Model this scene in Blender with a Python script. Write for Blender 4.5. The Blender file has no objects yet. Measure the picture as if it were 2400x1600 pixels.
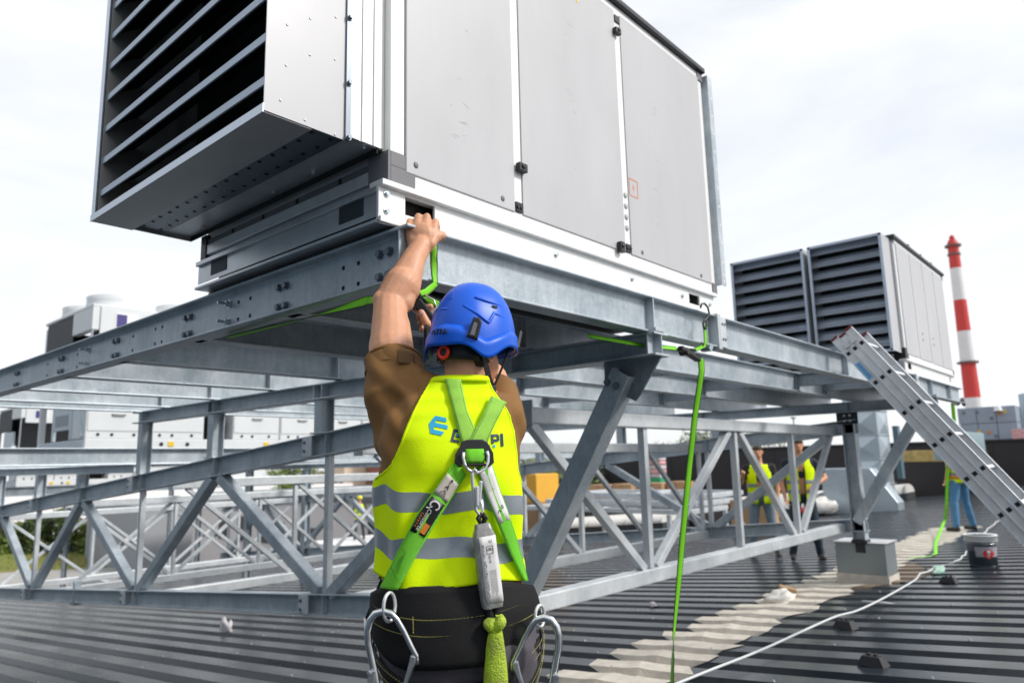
import bpy, bmesh, math, random
from mathutils import Vector, Matrix, noise
from math import sin, cos, pi, radians, sqrt, atan2
random.seed(7)
scene = bpy.context.scene
COL = scene.collection

# ---------------------------------------------------------------- camera
YAW, PITCH, ROLL = radians(41.3875), radians(9.5543), radians(-1.35987)
fw = Vector((cos(YAW)*cos(PITCH), sin(YAW)*cos(PITCH), sin(PITCH)))
rt = Vector((sin(YAW), -cos(YAW), 0)); up = rt.cross(fw)
r2 = rt*cos(ROLL)+up*sin(ROLL); u2 = -rt*sin(ROLL)+up*cos(ROLL)
cd = bpy.data.cameras.new('camera'); cam = bpy.data.objects.new('camera', cd); COL.objects.link(cam)
cm = Matrix((r2, u2, -fw)).transposed().to_4x4(); cm.translation = (0, 0, 1.15)
cam.matrix_world = cm
cd.sensor_width = 36; cd.lens = 36*1697.36/2400
cd.clip_start = .05; cd.clip_end = 2000
cd.dof.use_dof = True; cd.dof.focus_distance = 2.15; cd.dof.aperture_fstop = 3.2
scene.camera = cam
# ---------------------------------------------------------------- light
SUN_EL, SUN_AZ = 40, -64           # degrees; azimuth of the sun measured from +X towards +Y
world = bpy.data.worlds.new('World'); scene.world = world; world.use_nodes = True
nt = world.node_tree; N = nt.nodes; Lk = nt.links
for n in list(N): N.remove(n)
wo = N.new('ShaderNodeOutputWorld'); bg = N.new('ShaderNodeBackground')
sky = N.new('ShaderNodeTexSky'); sky.sky_type = 'NISHITA'; sky.sun_disc = False
sky.sun_elevation = radians(SUN_EL); sky.sun_rotation = radians(90-SUN_AZ)
tc = N.new('ShaderNodeTexCoord'); mp = N.new('ShaderNodeMapping'); mp.inputs['Scale'].default_value = (1.1, 1.1, 3.2)
nz = N.new('ShaderNodeTexNoise'); nz.inputs['Scale'].default_value = 1.7; nz.inputs['Detail'].default_value = 7; nz.inputs['Roughness'].default_value = .55
nz.inputs['Distortion'].default_value = .5
cr = N.new('ShaderNodeValToRGB'); cr.color_ramp.elements[0].position = .34; cr.color_ramp.elements[0].color = (.72, .72, .72, 1)
cr.color_ramp.elements[1].position = .62; cr.color_ramp.elements[1].color = (1, 1, 1, 1)
mx = N.new('ShaderNodeMix'); mx.data_type = 'RGBA'; mx.inputs['B'].default_value = (7.7, 7.85, 8.1, 1)
Lk.new(tc.outputs['Generated'], mp.inputs['Vector']); Lk.new(mp.outputs['Vector'], nz.inputs['Vector'])
Lk.new(nz.outputs['Fac'], cr.inputs['Fac']); Lk.new(cr.outputs['Color'], mx.inputs['Factor'])
Lk.new(sky.outputs['Color'], mx.inputs['A']); Lk.new(mx.outputs['Result'], bg.inputs['Color'])
bg.inputs['Strength'].default_value = .1; Lk.new(bg.outputs['Background'], wo.inputs['Surface'])
sd = bpy.data.lights.new('sun', 'SUN'); sd.energy = 2.3; sd.angle = radians(11); sd.color = (1, .96, .9)
sun = bpy.data.objects.new('sun', sd); COL.objects.link(sun)
sv = Vector((cos(radians(SUN_AZ))*cos(radians(SUN_EL)), sin(radians(SUN_AZ))*cos(radians(SUN_EL)), sin(radians(SUN_EL))))
sun.rotation_euler = sv.to_track_quat('Z', 'Y').to_euler(); sun.location = (0, 0, 60)
scene.view_settings.view_transform = 'Standard'; scene.view_settings.look = 'None'
scene.view_settings.exposure = .48; scene.view_settings.gamma = 1; scene.view_settings.use_curve_mapping = False

# ---------------------------------------------------------------- materials
MATS = {}
def mat(name, col, rough=.5, metal=0., var=0., scale=8., bump=0., bscale=None, spec=.5, trans=0., alpha=1., stretch=(1,1,1), sheen=0., col2=None, emit=None, coat=0.):
    if name in MATS: return MATS[name]
    m = bpy.data.materials.new(name); m.use_nodes = True; t = m.node_tree
    b = t.nodes['Principled BSDF']; I = b.inputs
    I['Base Color'].default_value = (*col, 1); I['Roughness'].default_value = rough; I['Metallic'].default_value = metal
    I['Specular IOR Level'].default_value = spec; I['Transmission Weight'].default_value = trans; I['Alpha'].default_value = alpha
    I['Coat Weight'].default_value = coat
    if emit: I['Emission Color'].default_value = (*emit[0], 1); I['Emission Strength'].default_value = emit[1]
    if var or bump or col2:
        co = t.nodes.new('ShaderNodeTexCoord'); ma = t.nodes.new('ShaderNodeMapping'); ma.inputs['Scale'].default_value = stretch
        t.links.new(co.outputs['Object'], ma.inputs['Vector'])
    if var or col2:
        n1 = t.nodes.new('ShaderNodeTexNoise'); n1.inputs['Scale'].default_value = scale; n1.inputs['Detail'].default_value = 6; n1.inputs['Roughness'].default_value = .6
        t.links.new(ma.outputs['Vector'], n1.inputs['Vector'])
        c = t.nodes.new('ShaderNodeValToRGB'); e = c.color_ramp.elements
        e[0].position = .3; e[1].position = .7
        lo = col2 if col2 else tuple(max(0, x*(1-var)) for x in col); hi = col if col2 else tuple(min(1, x*(1+var)) for x in col)
        e[0].color = (*lo, 1); e[1].color = (*hi, 1)
        t.links.new(n1.outputs['Fac'], c.inputs['Fac']); t.links.new(c.outputs['Color'], I['Base Color'])
        mr = t.nodes.new('ShaderNodeMapRange'); mr.inputs['To Min'].default_value = max(.03, rough-.1); mr.inputs['To Max'].default_value = min(1, rough+.12)
        t.links.new(n1.outputs['Fac'], mr.inputs['Value']); t.links.new(mr.outputs['Result'], I['Roughness'])
    if bump:
        n2 = t.nodes.new('ShaderNodeTexNoise'); n2.inputs['Scale'].default_value = bscale or scale*3; n2.inputs['Detail'].default_value = 4
        t.links.new(ma.outputs['Vector'], n2.inputs['Vector'])
        bp = t.nodes.new('ShaderNodeBump'); bp.inputs['Strength'].default_value = bump; bp.inputs['Distance'].default_value = .01
        t.links.new(n2.outputs['Fac'], bp.inputs['Height']); t.links.new(bp.outputs['Normal'], I['Normal'])
    MATS[name] = m
    return m
def galv_mat(name, lo, hi, metal, rough, vs=150.):
    """hot-dip galvanised steel: spangle cells, cloudy stains, faint vertical runs"""
    m = bpy.data.materials.new(name); m.use_nodes = True; t = m.node_tree; b = t.nodes['Principled BSDF']; I = b.inputs
    co = t.nodes.new('ShaderNodeTexCoord')
    vo = t.nodes.new('ShaderNodeTexVoronoi'); vo.inputs['Scale'].default_value = vs; t.links.new(co.outputs['Object'], vo.inputs['Vector'])
    n1 = t.nodes.new('ShaderNodeTexNoise'); n1.inputs['Scale'].default_value = 3.5; n1.inputs['Detail'].default_value = 9; n1.inputs['Roughness'].default_value = .68
    t.links.new(co.outputs['Object'], n1.inputs['Vector'])
    ma = t.nodes.new('ShaderNodeMapping'); ma.inputs['Scale'].default_value = (1, 1, .12); t.links.new(co.outputs['Object'], ma.inputs['Vector'])
    n3 = t.nodes.new('ShaderNodeTexNoise'); n3.inputs['Scale'].default_value = 40; n3.inputs['Detail'].default_value = 3; t.links.new(ma.outputs['Vector'], n3.inputs['Vector'])
    sp = t.nodes.new('ShaderNodeSeparateColor'); t.links.new(vo.outputs['Color'], sp.inputs['Color'])
    m1 = t.nodes.new('ShaderNodeMath'); m1.operation = 'MULTIPLY_ADD'; m1.inputs[1].default_value = .11; t.links.new(sp.outputs['Red'], m1.inputs[0]); t.links.new(n1.outputs['Fac'], m1.inputs[2])
    m2 = t.nodes.new('ShaderNodeMath'); m2.operation = 'MULTIPLY_ADD'; m2.inputs[1].default_value = .22; t.links.new(n3.outputs['Fac'], m2.inputs[0]); t.links.new(m1.outputs[0], m2.inputs[2])
    c = t.nodes.new('ShaderNodeValToRGB'); e = c.color_ramp.elements; e[0].position = .42; e[1].position = .92; e[0].color = (*lo, 1); e[1].color = (*hi, 1)
    t.links.new(m2.outputs[0], c.inputs['Fac']); t.links.new(c.outputs['Color'], I['Base Color'])
    I['Metallic'].default_value = metal
    mr = t.nodes.new('ShaderNodeMapRange'); mr.inputs['From Min'].default_value = .3; mr.inputs['To Min'].default_value = rough-.12; mr.inputs['To Max'].default_value = rough+.16
    t.links.new(m1.outputs[0], mr.inputs['Value']); t.links.new(mr.outputs['Result'], I['Roughness'])
    bp = t.nodes.new('ShaderNodeBump'); bp.inputs['Strength'].default_value = .12; bp.inputs['Distance'].default_value = .004
    t.links.new(n1.outputs['Fac'], bp.inputs['Height']); t.links.new(bp.outputs['Normal'], I['Normal'])
    MATS[name] = m; return m
G = galv_mat('galvanised_steel', (.26, .32, .365), (.62, .665, .70), .32, .44)
G2 = galv_mat('galvanised_tube', (.43, .47, .50), (.73, .755, .775), .22, .45, 170)
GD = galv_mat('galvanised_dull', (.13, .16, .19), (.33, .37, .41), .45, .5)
ZINC = mat('zinc_sheet', (.62, .64, .66), .34, .75, .12, 6, .05)
BOLT = mat('zinc_bolt', (.55, .60, .62), .28, .9, .1, 30)
BOLTD = mat('weathered_bolt', (.20, .23, .27), .4, .7, .1, 30)
ALU = mat('aluminium', (.70, .71, .73), .36, .55, .07, 14, .03, stretch=(1, 1, 1))
BLACK = mat('black_plastic', (.014, .014, .016), .42, 0, .2, 20)
DARK = mat('dark_interior', (.006, .006, .007), .7)
RAIL = mat('white_rail', (.86, .86, .85), .34, .1, .03, 3, .02)
PANEL = mat('light_grey_panel', (.50, .50, .515), .42, 0, .06, 2.6, .04, 1.5, stretch=(1, 1, .35))
HOODP = mat('hood_panel', (.50, .50, .52), .4, 0, .03, 3)
BLADE = mat('louvre_aluminium', (.52, .58, .66), .33, .7, .06, 4)
GREYPL = mat('grey_plastic', (.16, .16, .17), .5, 0, .05, 9)
def new_obj(name, me, m=None, parent=None, smooth=False):
    o = bpy.data.objects.new(name, me); COL.objects.link(o)
    if m: me.materials.append(m)
    if parent: o.parent = parent
    if smooth:
        for p in me.polygons: p.use_smooth = True
    return o
class M:
    def __init__(s): s.v = []; s.f = []
    def add(s, vs, fs):
        k = len(s.v); s.v += [tuple(v) for v in vs]; s.f += [tuple(i+k for i in f) for f in fs]
    def box(s, c, d, R=None):
        c = Vector(c); h = Vector(d)/2; vs = []
        for x in (-1, 1):
            for y in (-1, 1):
                for z in (-1, 1):
                    p = Vector((x*h.x, y*h.y, z*h.z)); vs.append(c+(R @ p if R else p))
        s.add(vs, [(0,1,3,2), (4,6,7,5), (0,4,5,1), (2,3,7,6), (0,2,6,4), (1,5,7,3)]); return s
    def b2(s, a, b): 
        a = Vector(a); b = Vector(b); return s.box((a+b)/2, [abs(x) for x in b-a])
    def bar(s, p0, p1, w, h, upv=(0,0,1)):
        """rectangular bar from p0 to p1, w across, h along up"""
        p0 = Vector(p0); p1 = Vector(p1); d = p1-p0; L = d.length; d.normalize()
        x = d.cross(Vector(upv)); x = x.normalized() if x.length > 1e-6 else Vector((1,0,0)); z = x.cross(d)
        R = Matrix((x, d, z)).transposed()
        return s.box((p0+p1)/2, (w, L, h), R)
    def ibeam(s, p0, p1, h, w, tw, tf, upv=(0,0,1)):
        """I section; p0,p1 are centres of the section"""
        p0 = Vector(p0); p1 = Vector(p1); d = (p1-p0).normalized(); x = d.cross(Vector(upv)).normalized(); z = x.cross(d)
        prof = [(-w/2,-h/2),(w/2,-h/2),(w/2,-h/2+tf),(tw/2,-h/2+tf),(tw/2,h/2-tf),(w/2,h/2-tf),(w/2,h/2),(-w/2,h/2),(-w/2,h/2-tf),(-tw/2,h/2-tf),(-tw/2,-h/2+tf),(-w/2,-h/2+tf)]
        return s.ext(prof, p0, p1, x, z)
    def ext(s, prof, p0, p1, x, z):
        n = len(prof); vs = [p0+x*a+z*b for a, b in prof]+[p1+x*a+z*b for a, b in prof]
        fs = [(i, (i+1) % n, n+(i+1) % n, n+i) for i in range(n)]
        if n == 12:
            for k in (0, n):
                q = [(0,1,2,11), (11,2,3,10), (10,3,4,9), (9,4,5,8), (8,5,6,7)]
                fs += [tuple(k+i for i in f) for f in q]
        else: fs += [tuple(range(n)), tuple(range(n, 2*n))]
        s.add(vs, fs); return s
    def cyl(s, p0, p1, r0, r1=None, n=16, cap=True):
        p0 = Vector(p0); p1 = Vector(p1); r1 = r0 if r1 is None else r1; d = (p1-p0).normalized()
        x = d.orthogonal().normalized(); y = d.cross(x)
        vs = [p0+(x*cos(2*pi*i/n)+y*sin(2*pi*i/n))*r0 for i in range(n)]+[p1+(x*cos(2*pi*i/n)+y*sin(2*pi*i/n))*r1 for i in range(n)]
        fs = [(i, (i+1) % n, n+(i+1) % n, n+i) for i in range(n)]
        if cap: fs += [tuple(range(n-1, -1, -1)), tuple(range(n, 2*n))]
        s.add(vs, fs); return s
    def tube(s, pts, r, n=8, closed=False):
        P = [Vector(p) for p in pts]; m = len(P); rings = []; ref = None
        for i in range(m):
            a = P[(i-1) % m] if (closed or i > 0) else P[i]; b = P[(i+1) % m] if (closed or i < m-1) else P[i]
            d = (b-a).normalized()
            if ref is None: ref = d.orthogonal().normalized()
            x = (ref-d*ref.dot(d)).normalized(); ref = x; y = d.cross(x)
            rr = r[i] if isinstance(r, (list, tuple)) else r
            rings.append([P[i]+(x*cos(2*pi*k/n)+y*sin(2*pi*k/n))*rr for k in range(n)])
        vs = [v for q in rings for v in q]; fs = []
        for i in range(m if closed else m-1):
            j = (i+1) % m
            fs += [(i*n+k, i*n+(k+1) % n, j*n+(k+1) % n, j*n+k) for k in range(n)]
        if not closed: fs += [tuple(range(n-1, -1, -1)), tuple((m-1)*n+k for k in range(n))]
        s.add(vs, fs); return s
    def sphere(s, c, r, nu=14, nv=9):
        c = Vector(c); r = Vector(r) if hasattr(r, '__len__') else Vector((r, r, r)); vs = [c+Vector((0,0,-r.z))]
        for j in range(1, nv):
            a = -pi/2+pi*j/nv
            for i in range(nu):
                t = 2*pi*i/nu; vs.append(c+Vector((r.x*cos(a)*cos(t), r.y*cos(a)*sin(t), r.z*sin(a))))
        vs.append(c+Vector((0,0,r.z))); fs = []
        for i in range(nu): fs.append((0, 1+(i+1) % nu, 1+i))
        for j in range(nv-2):
            for i in range(nu):
                a = 1+j*nu; fs.append((a+i, a+(i+1) % nu, a+nu+(i+1) % nu, a+nu+i))
        k = 1+(nv-2)*nu; e = len(vs)-1
        for i in range(nu): fs.append((k+i, k+(i+1) % nu, e))
        s.add(vs, fs); return s
    def cap(s, p0, p1, r0, r1, n=14, k=4):
        """tapered capsule"""
        p0 = Vector(p0); p1 = Vector(p1); d = (p1-p0); L = d.length; d.normalize(); pts = []; rs = []
        for i in range(k+1):
            a = pi/2*(1-i/k); pts.append(p0-d*r0*sin(a)); rs.append(max(1e-4, r0*cos(a)))
        for i in range(k+1):
            a = pi/2*i/k; pts.append(p1+d*r1*sin(a)); rs.append(max(1e-4, r1*cos(a)))
        return s.tube(pts, rs, n)
    def grid(s, rows, closed=False):
        h = len(rows); w = len(rows[0]); vs = [p for r in rows for p in r]; fs = []
        for i in range(h-1):
            for j in range(w if closed else w-1):
                k = (j+1) % w; fs.append((i*w+j, i*w+k, (i+1)*w+k, (i+1)*w+j))
        s.add(vs, fs); return s
    def build(s, name, m=None, parent=None, smooth=False, bevel=0., solid=0., subsurf=0, loc=None, rz=0, off=-1):
        me = bpy.data.meshes.new(name); me.from_pydata(s.v, [], s.f)
        bm = bmesh.new(); bm.from_mesh(me); bmesh.ops.recalc_face_normals(bm, faces=bm.faces[:]); bm.to_mesh(me); bm.free(); me.update()
        o = new_obj(name, me, m, parent, smooth)
        if loc: o.location = loc
        if rz: o.rotation_euler.z = rz
        if solid: q = o.modifiers.new('solid', 'SOLIDIFY'); q.thickness = solid; q.offset = off
        if bevel: q = o.modifiers.new('bevel', 'BEVEL'); q.width = bevel; q.segments = 2; q.limit_method = 'ANGLE'; q.angle_limit = radians(40)
        if subsurf: q = o.modifiers.new('sub', 'SUBSURF'); q.levels = subsurf; q.render_levels = subsurf
        return o
def tag(o, label=None, cat=None, group=None, kind=None):
    if label: o['label'] = label
    if cat: o['category'] = cat
    if group: o['group'] = group
    if kind: o['kind'] = kind
    return o
def empty(name, loc=(0,0,0), rz=0., label=None, cat=None, group=None, kind=None):
    o = bpy.data.objects.new(name, None); COL.objects.link(o); o.location = loc; o.rotation_euler.z = rz
    o.empty_display_size = .1
    return tag(o, label, cat, group, kind)
def kids(o): return list(o.children)
def copy_tree(o, parent=None):
    c = o.copy(); COL.objects.link(c); c.parent = parent
    for ch in kids(o): copy_tree(ch, c)
    return c
def text(s, size, m, parent, mw, name='lettering', ext=.0004, align='CENTER', shear=0, space=1., sx=1.):
    cu = bpy.data.curves.new('txt', 'FONT'); cu.body = s; cu.size = size; cu.extrude = ext; cu.align_x = align; cu.align_y = 'CENTER'; cu.shear = shear; cu.space_character = space
    cu.resolution_u = 2
    o = bpy.data.objects.new('txt', cu); COL.objects.link(o)
    me = bpy.data.meshes.new_from_object(o.evaluated_get(bpy.context.evaluated_depsgraph_get()))
    bpy.data.objects.remove(o)
    if sx != 1.:
        for v in me.vertices: v.co.x *= sx
    t = new_obj(name, me, None, parent); me.materials.clear(); me.materials.append(m)
    t.matrix_local = mw
    return t
def frame(o, x, y):
    """matrix with origin o, x axis x, y axis ~y"""
    x = Vector(x).normalized(); z = x.cross(Vector(y)).normalized(); y = z.cross(x)
    m = Matrix((x, y, z)).transposed().to_4x4(); m.translation = Vector(o); return m
def bake(o):
    """replace an object's mesh by its evaluated (modifiers applied) mesh"""
    dg = bpy.context.evaluated_depsgraph_get(); dg.update()
    me = bpy.data.meshes.new_from_object(o.evaluated_get(dg)); o.modifiers.clear(); old = o.data; o.data = me; bpy.data.meshes.remove(old)
    for p in me.polygons: p.use_smooth = True
    return o
def deform(o, f):
    vs = o.data.vertices; P_ = [v.co.copy() for v in vs]; N_ = [v.normal.copy() for v in vs]; out = []
    for p, n in zip(P_, N_): out += list(f(p, n))
    vs.foreach_set('co', out); o.data.update()
def fuse(mb, name, m, parent, voxel, smooth=4, amp=0., freq=8.):
    """one continuous skin over overlapping limbs"""
    o = mb.build(name, m, parent)
    q = o.modifiers.new('r', 'REMESH'); q.mode = 'VOXEL'; q.voxel_size = voxel; q.use_smooth_shade = True
    if smooth: q = o.modifiers.new('s', 'SMOOTH'); q.factor = .5; q.iterations = smooth
    bake(o)
    if amp:
        deform(o, lambda p, n: p+n*amp*(noise.noise(p*freq)+.5*noise.noise(p*freq*2.3)))
    return o
S = .085
def RZ(y): return -S*y
# ---------------------------------------------------------------- ground
GROUND = mat('ground_paving', (.34, .33, .31), .85, 0, .25, .15, .1, 2)
g = M(); g.b2((-260, -260, -5.6), (420, 420, -5.2)); ground = tag(g.build('ground', GROUND), kind='structure')
# ---------------------------------------------------------------- ribbed roof
def roof_mat(name, col, col2, rough):
    return mat(name, col, rough, 0, 0, 2.2, .05, 30, spec=.5, col2=col2, stretch=(1, .25, 1))
ROOF = roof_mat('anthracite_roof_sheet', (.036, .043, .052), (.018, .025, .034), .27)
roof = empty('roof', kind='structure')
PITCHX = .36; DEP = .046
def profx(x0):     # crest, near web, trough
    return [(0, -DEP), (.115, -DEP), (.145, 0), (.33, 0), (.36, -DEP)]
def sheet(width_ribs, y0, y1, nseg):
    pr = []
    for k in range(width_ribs):
        q = profx(0); pr += [(k*PITCHX+a, b) for a, b in (q[:-1])]
    pr.append((width_ribs*PITCHX, -DEP))
    m = M(); ys = [y0+(y1-y0)*i/nseg for i in range(nseg+1)]
    m.grid([[(a, y, b+RZ(y)) for a, b in pr] for y in ys]); return m
NR = 3
first = None
for k in range(-3, 42):
    x0 = k*NR*PITCHX-.05
    far = x0 > 8.6
    if k in (-3, ) or (far and first is not None and not getattr(roof, 'fl', False) and first[1] is False):
        me = sheet(NR, -9, 26 if far else 22, 1).build('roof_sheet', ROOF, roof, loc=(x0, 0, 0)).data; first = (me, far)
    else:
        o = bpy.data.objects.new('roof_sheet', first[0]); COL.objects.link(o); o.parent = roof; o.location = (x0, 0, 0)
# fixing screws on the crests
sc = M()
for k in range(0, 66):
    x = k*PITCHX-.05+.16
    for y in [v*1.15+(k % 3)*.38-5 for v in range(0, 24)]:
        if y > 21.6 and x < 8.6: continue
        sc.cyl((x, y, RZ(y)), (x, y, RZ(y)+.012), .012, .006, 6)
tag(sc.build('roof_screws', mat('screw_head', (.34, .36, .38), .4, .5), roof), kind='stuff')
# eave trim and the fascia below it
ev = M(); ev.b2((-4, 22.01, RZ(22)-.42), (8.75, 22.13, RZ(22)-.03)); ev.b2((8.63, 22.14, RZ(22)-1), (8.75, 26, RZ(20)-.3)); ev.build('eave_fascia', mat('fascia', (.55, .56, .56), .5), roof)
wl = M(); wl.b2((-4, -9, -5.2), (8.6, 21.8, -2.4)); wl.b2((8.6, -9, -5.2), (46, 25.9, -2.7)); wl.build('hall_wall', mat('hall_cladding', (.5, .5, .5), .6), roof)
# cream sealing compound brushed over the lap of the sheets
SEAL = mat('cream_sealant', (.60, .55, .48), .75, 0, .16, 9, .5, 60)
def seal_edge(x, side):
    b = 2.62+.0 if side < 0 else 3.25
    b += .16*noise.noise(Vector((x*2.1, side*7, 0)))+.10*noise.noise(Vector((x*6.3, side*3, 2)))
    if x < 5.2: b -= .12*(5.2-x)*(1 if side < 0 else .55)
    if side > 0 and x > 9: b += .04*(x-9)
    if side < 0 and x > 9: b += .03*(x-9)
    return b
sm = M(); rows = []
x = 3.2
xs = []
while x < 16.2:
    k = math.floor((x+.05)/PITCHX); base = k*PITCHX-.05
    for a, b in profx(0)[:-1]:
        for da in ((0, .03) if True else (0,)):
            pass
        xs.append((base+a, b))
    x = (k+1)*PITCHX-.05+1e-4
for a, b in xs:
    jag = .09*noise.noise(Vector((a*9, 1, 5)))
    y0 = seal_edge(a, -1)+jag+(.05 if b < 0 else -.06); y1 = seal_edge(a, 1)+jag-(.05 if b < 0 else -.08)
    row = []
    for i in range(9):
        t = i/8; y = y0+(y1-y0)*t
        lump = .006+.010*max(0, noise.noise(Vector((a*5, y*7, 0))))*sin(pi*t)+(.012*max(0, 1-abs(t-.5)*6))
        row.append((a-.004, y, b+RZ(y)+lump))
    rows.append(row)
sm.grid(rows); tag(sm.build('sealant_band', SEAL, roof, smooth=False), kind='stuff')
st = M(); rows = []
for a, b in [q for q in xs if 8.1 < q[0] < 10.6]:
    w = .5*sin(pi*min(1, max(0, (a-8.1)/2.5)))
    rows.append([(a-.003, 2.62-w-.15*noise.noise(Vector((a*7, 0, 0)))+i*(w+.2)/4, b+RZ(2.62-w+i*(w+.2)/4)+.004) for i in range(5)])
st.grid(rows); tag(st.build('sealant_stain', mat('brown_primer_stain', (.22, .17, .125), .7, 0, .3, 12), roof), kind='stuff')
# ---------------------------------------------------------------- main steel platform
plat = empty('steel_platform', (1.47, 1.735, 0), label='raised galvanised steel beam platform carrying the near ventilation unit', cat='platform')
PO = Vector((1.47, 1.735, 0))
def prt(mb, name, m=G, bevel=.004, parent=None, label=None):
    o = mb.build(name, m, None, bevel=bevel)
    p = parent or plat
    o.parent = p; o.matrix_parent_inverse = Matrix.Translation(-Vector(p.location))
    o.data.transform(Matrix.Translation(-Vector(p.location))); o.matrix_parent_inverse = Matrix.Identity(4)
    if label: o['label'] = label
    return o
ZT, ZB = 1.927, 1.747; ZC = (ZT+ZB)/2; HB = ZT-ZB; FW = .092; TW = .008; TF = .0105
# near left beam along Y (web faces the camera), near right beam along X in two lengths, cross beams
XL = 1.47
prt(M().ibeam((XL+FW/2, 1.735+FW-.004, ZC), (XL+FW/2, 7.7, ZC), HB, FW, TW, TF), 'edge_beam')
for x0, x1 in ((XL-.0, 3.662), (3.702, 8.0), (8.04, 10.30)):
    prt(M().ibeam((x0, 1.735+FW/2, ZC), (x1, 1.735+FW/2, ZC), HB, FW, TW, TF), 'edge_beam')
for y in (2.50, 3.30, 4.20, 5.08, 6.02, 7.0, 7.66):
    prt(M().ibeam((XL+FW/2+.006, y, ZC), (10.3 if y < 4.5 else 9.2, y, ZC), HB, FW, TW, TF), 'cross_beam')
# end plates at the splice
for x in (3.662, 8.0):
    m = M(); m.b2((x, 1.725, ZB-.012), (x+.02, 1.84, ZT+.008)); m.b2((x+.0205, 1.725, ZB-.012), (x+.04, 1.84, ZT+.008)); prt(m, 'splice_plate', G2)
    m = M(); m.b2((x+.041, 1.728, ZB+.004), (x+.105, 1.7345, ZT-.006)); prt(m, 'cover_plate', G2, .002)
    for dx in (.058, .087):
        for dz in (ZB+.05, ZT-.045): prt(M().cyl((x+dx, 1.7285, dz), (x+dx, 1.722, dz), .007, n=6), 'bolt', BOLTD, 0)
# web stiffeners
for x in (3.005, 5.9, 7.1, 8.7, 9.6):
    prt(M().b2((x-.005, 1.737, ZB+TF), (x+.005, 1.735+FW/2-TW/2, ZT-TF)), 'stiffener', G, .001)
for y in (4.20, 5.08, 6.02, 7.0, 2.5, 3.3):
    prt(M().b2((2.905, y-FW/2+.002, ZB+TF), (2.915, y-TW/2, ZT-TF)), 'stiffener', G2, .001)
# short trimmers between the cross beams
for x, ya, yb in ((6.86, 1.78, 2.496), (4.95, 2.504, 3.296), (6.55, 2.504, 3.296), (4.86, 3.304, 4.196), (7.6, 1.78, 2.496), (7.3, 3.304, 4.196), (6.3, 4.204, 5.07)):
    prt(M().ibeam((x, ya+.012, ZC+.02), (x, yb-.012, ZC+.02), .12, .064, .006, .008), 'trimmer_beam', GD)
    prt(M().b2((x-.04, yb-.02, ZB+.012), (x+.04, yb-.006, ZT-.02)), 'end_plate', GD, .001)
# bolts and empty holes of the left beam web
xw = XL+FW/2-TW/2
def bolt(mb, p, ax, r=.0125, L=.014, n=6):
    p = Vector(p); a = Vector(ax); mb.cyl(p, p+a*.003, r*1.45, n=16); mb.cyl(p+a*.003, p+a*(.003+L), r, n=n); return mb
def boltlong(mb, p, ax, r=.011):
    p = Vector(p); a = Vector(ax); mb.cyl(p, p+a*.004, r*1.7, n=16); mb.cyl(p+a*.004, p+a*.02, r*1.15, n=6); mb.cyl(p+a*.02, p+a*.055, r*.6, n=10); return mb
k = -1
for y in (1.90, 2.545, 3.37, 4.24, 5.12, 6.05):
    for dy in (-.026, .026):
        for z in (1.787, 1.868):
            bolt(prt_m := M(), (xw, y+dy, z), (-1, 0, 0)); prt(prt_m, 'bolt', BOLTD, 0)
for y in (2.98, 4.66):
    for z in (1.787, 1.868): prt(boltlong(M(), (xw, y, z), (-1, 0, 0)), 'long_bolt', BOLT, 0)
hm = M()
for y in (2.05, 2.14, 2.80, 2.90, 3.66, 3.74, 4.02, 4.85, 5.4):
    for z in (1.789, 1.864): hm.cyl((xw+.001, y, z), (xw-.0012, y, z), .0085, n=12)
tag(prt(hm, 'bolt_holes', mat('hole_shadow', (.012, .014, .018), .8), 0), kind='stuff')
# second tier beam under the platform, X = 3
def tier(X, parent, y1):
    z1, z0 = 1.745, 1.632
    prt(M().ibeam((X, 1.70, (z1+z0)/2), (X, y1, (z1+z0)/2), z1-z0, .13, .008, .011), 'carrier_beam', G, parent=parent)
    for y in (1.745, 2.6): 
        m = M(); m.b2((X-.062, y-.004, z0+.011), (X-.004, y+.004, z1-.011)); m.b2((X+.004, y-.004, z0+.011), (X+.062, y+.004, z1-.011)); prt(m, 'stiffener', G, .001, parent)
    for y in (4.40, 4.50, 6.02, 6.10, 7.50):
        m = M(); m.b2((X-.062, y-.004, z0+.011), (X-.004, y+.004, z1-.011)); prt(m, 'stiffener', G, .001, parent)
    # gusset plate and the raking strut below the near end
    g = M(); t = .012
    pr = [(1.705, z0), (2.03, z0), (2.03, z0-.12), (1.86, z0-.20), (1.83, z0-.17)]
    g.add([(X-t/2, y, z) for y, z in pr]+[(X+t/2, y, z) for y, z in pr], [(0,1,2,3,4), (5,6,7,8,9)]+[(i, (i+1) % 5, 5+(i+1) % 5, 5+i) for i in range(5)])
    prt(g, 'gusset_plate', GD, .001, parent)
    p0 = Vector((X, 1.90, z0-.06)); p1 = Vector((X, 2.62, .42))
    d = (p1-p0).normalized(); x = Vector((1, 0, 0)); z = x.cross(d)
    c = M(); w, h, tt = .1, .108, .010      # channel: two of them form the strut, open side outwards
    pr = [(-.05, -h/2), (.05, -h/2), (.05, -h/2+tt), (-.05+tt, -h/2+tt), (-.05+tt, h/2-tt), (.05, h/2-tt), (.05, h/2), (-.05, h/2)]
    c.ext([(a-.012, b) for a, b in pr], p0, p1, x, z)
    prt(c, "raking_strut", G, .012, parent)
    for y, z in ((1.975, z0-.105), (1.925, z0-.125)): prt(bolt(M(), (X-.064, y, z), (-1, 0, 0), .013), 'bolt', BOLTD, 0, parent)
    # clip on top of the near end
    prt(M().b2((X-.055, 1.698, z1+.001), (X+.03, 1.77, z1+.02)), 'clamp_plate', G, .002, parent)
tier(3.0, plat, 7.7)
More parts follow.
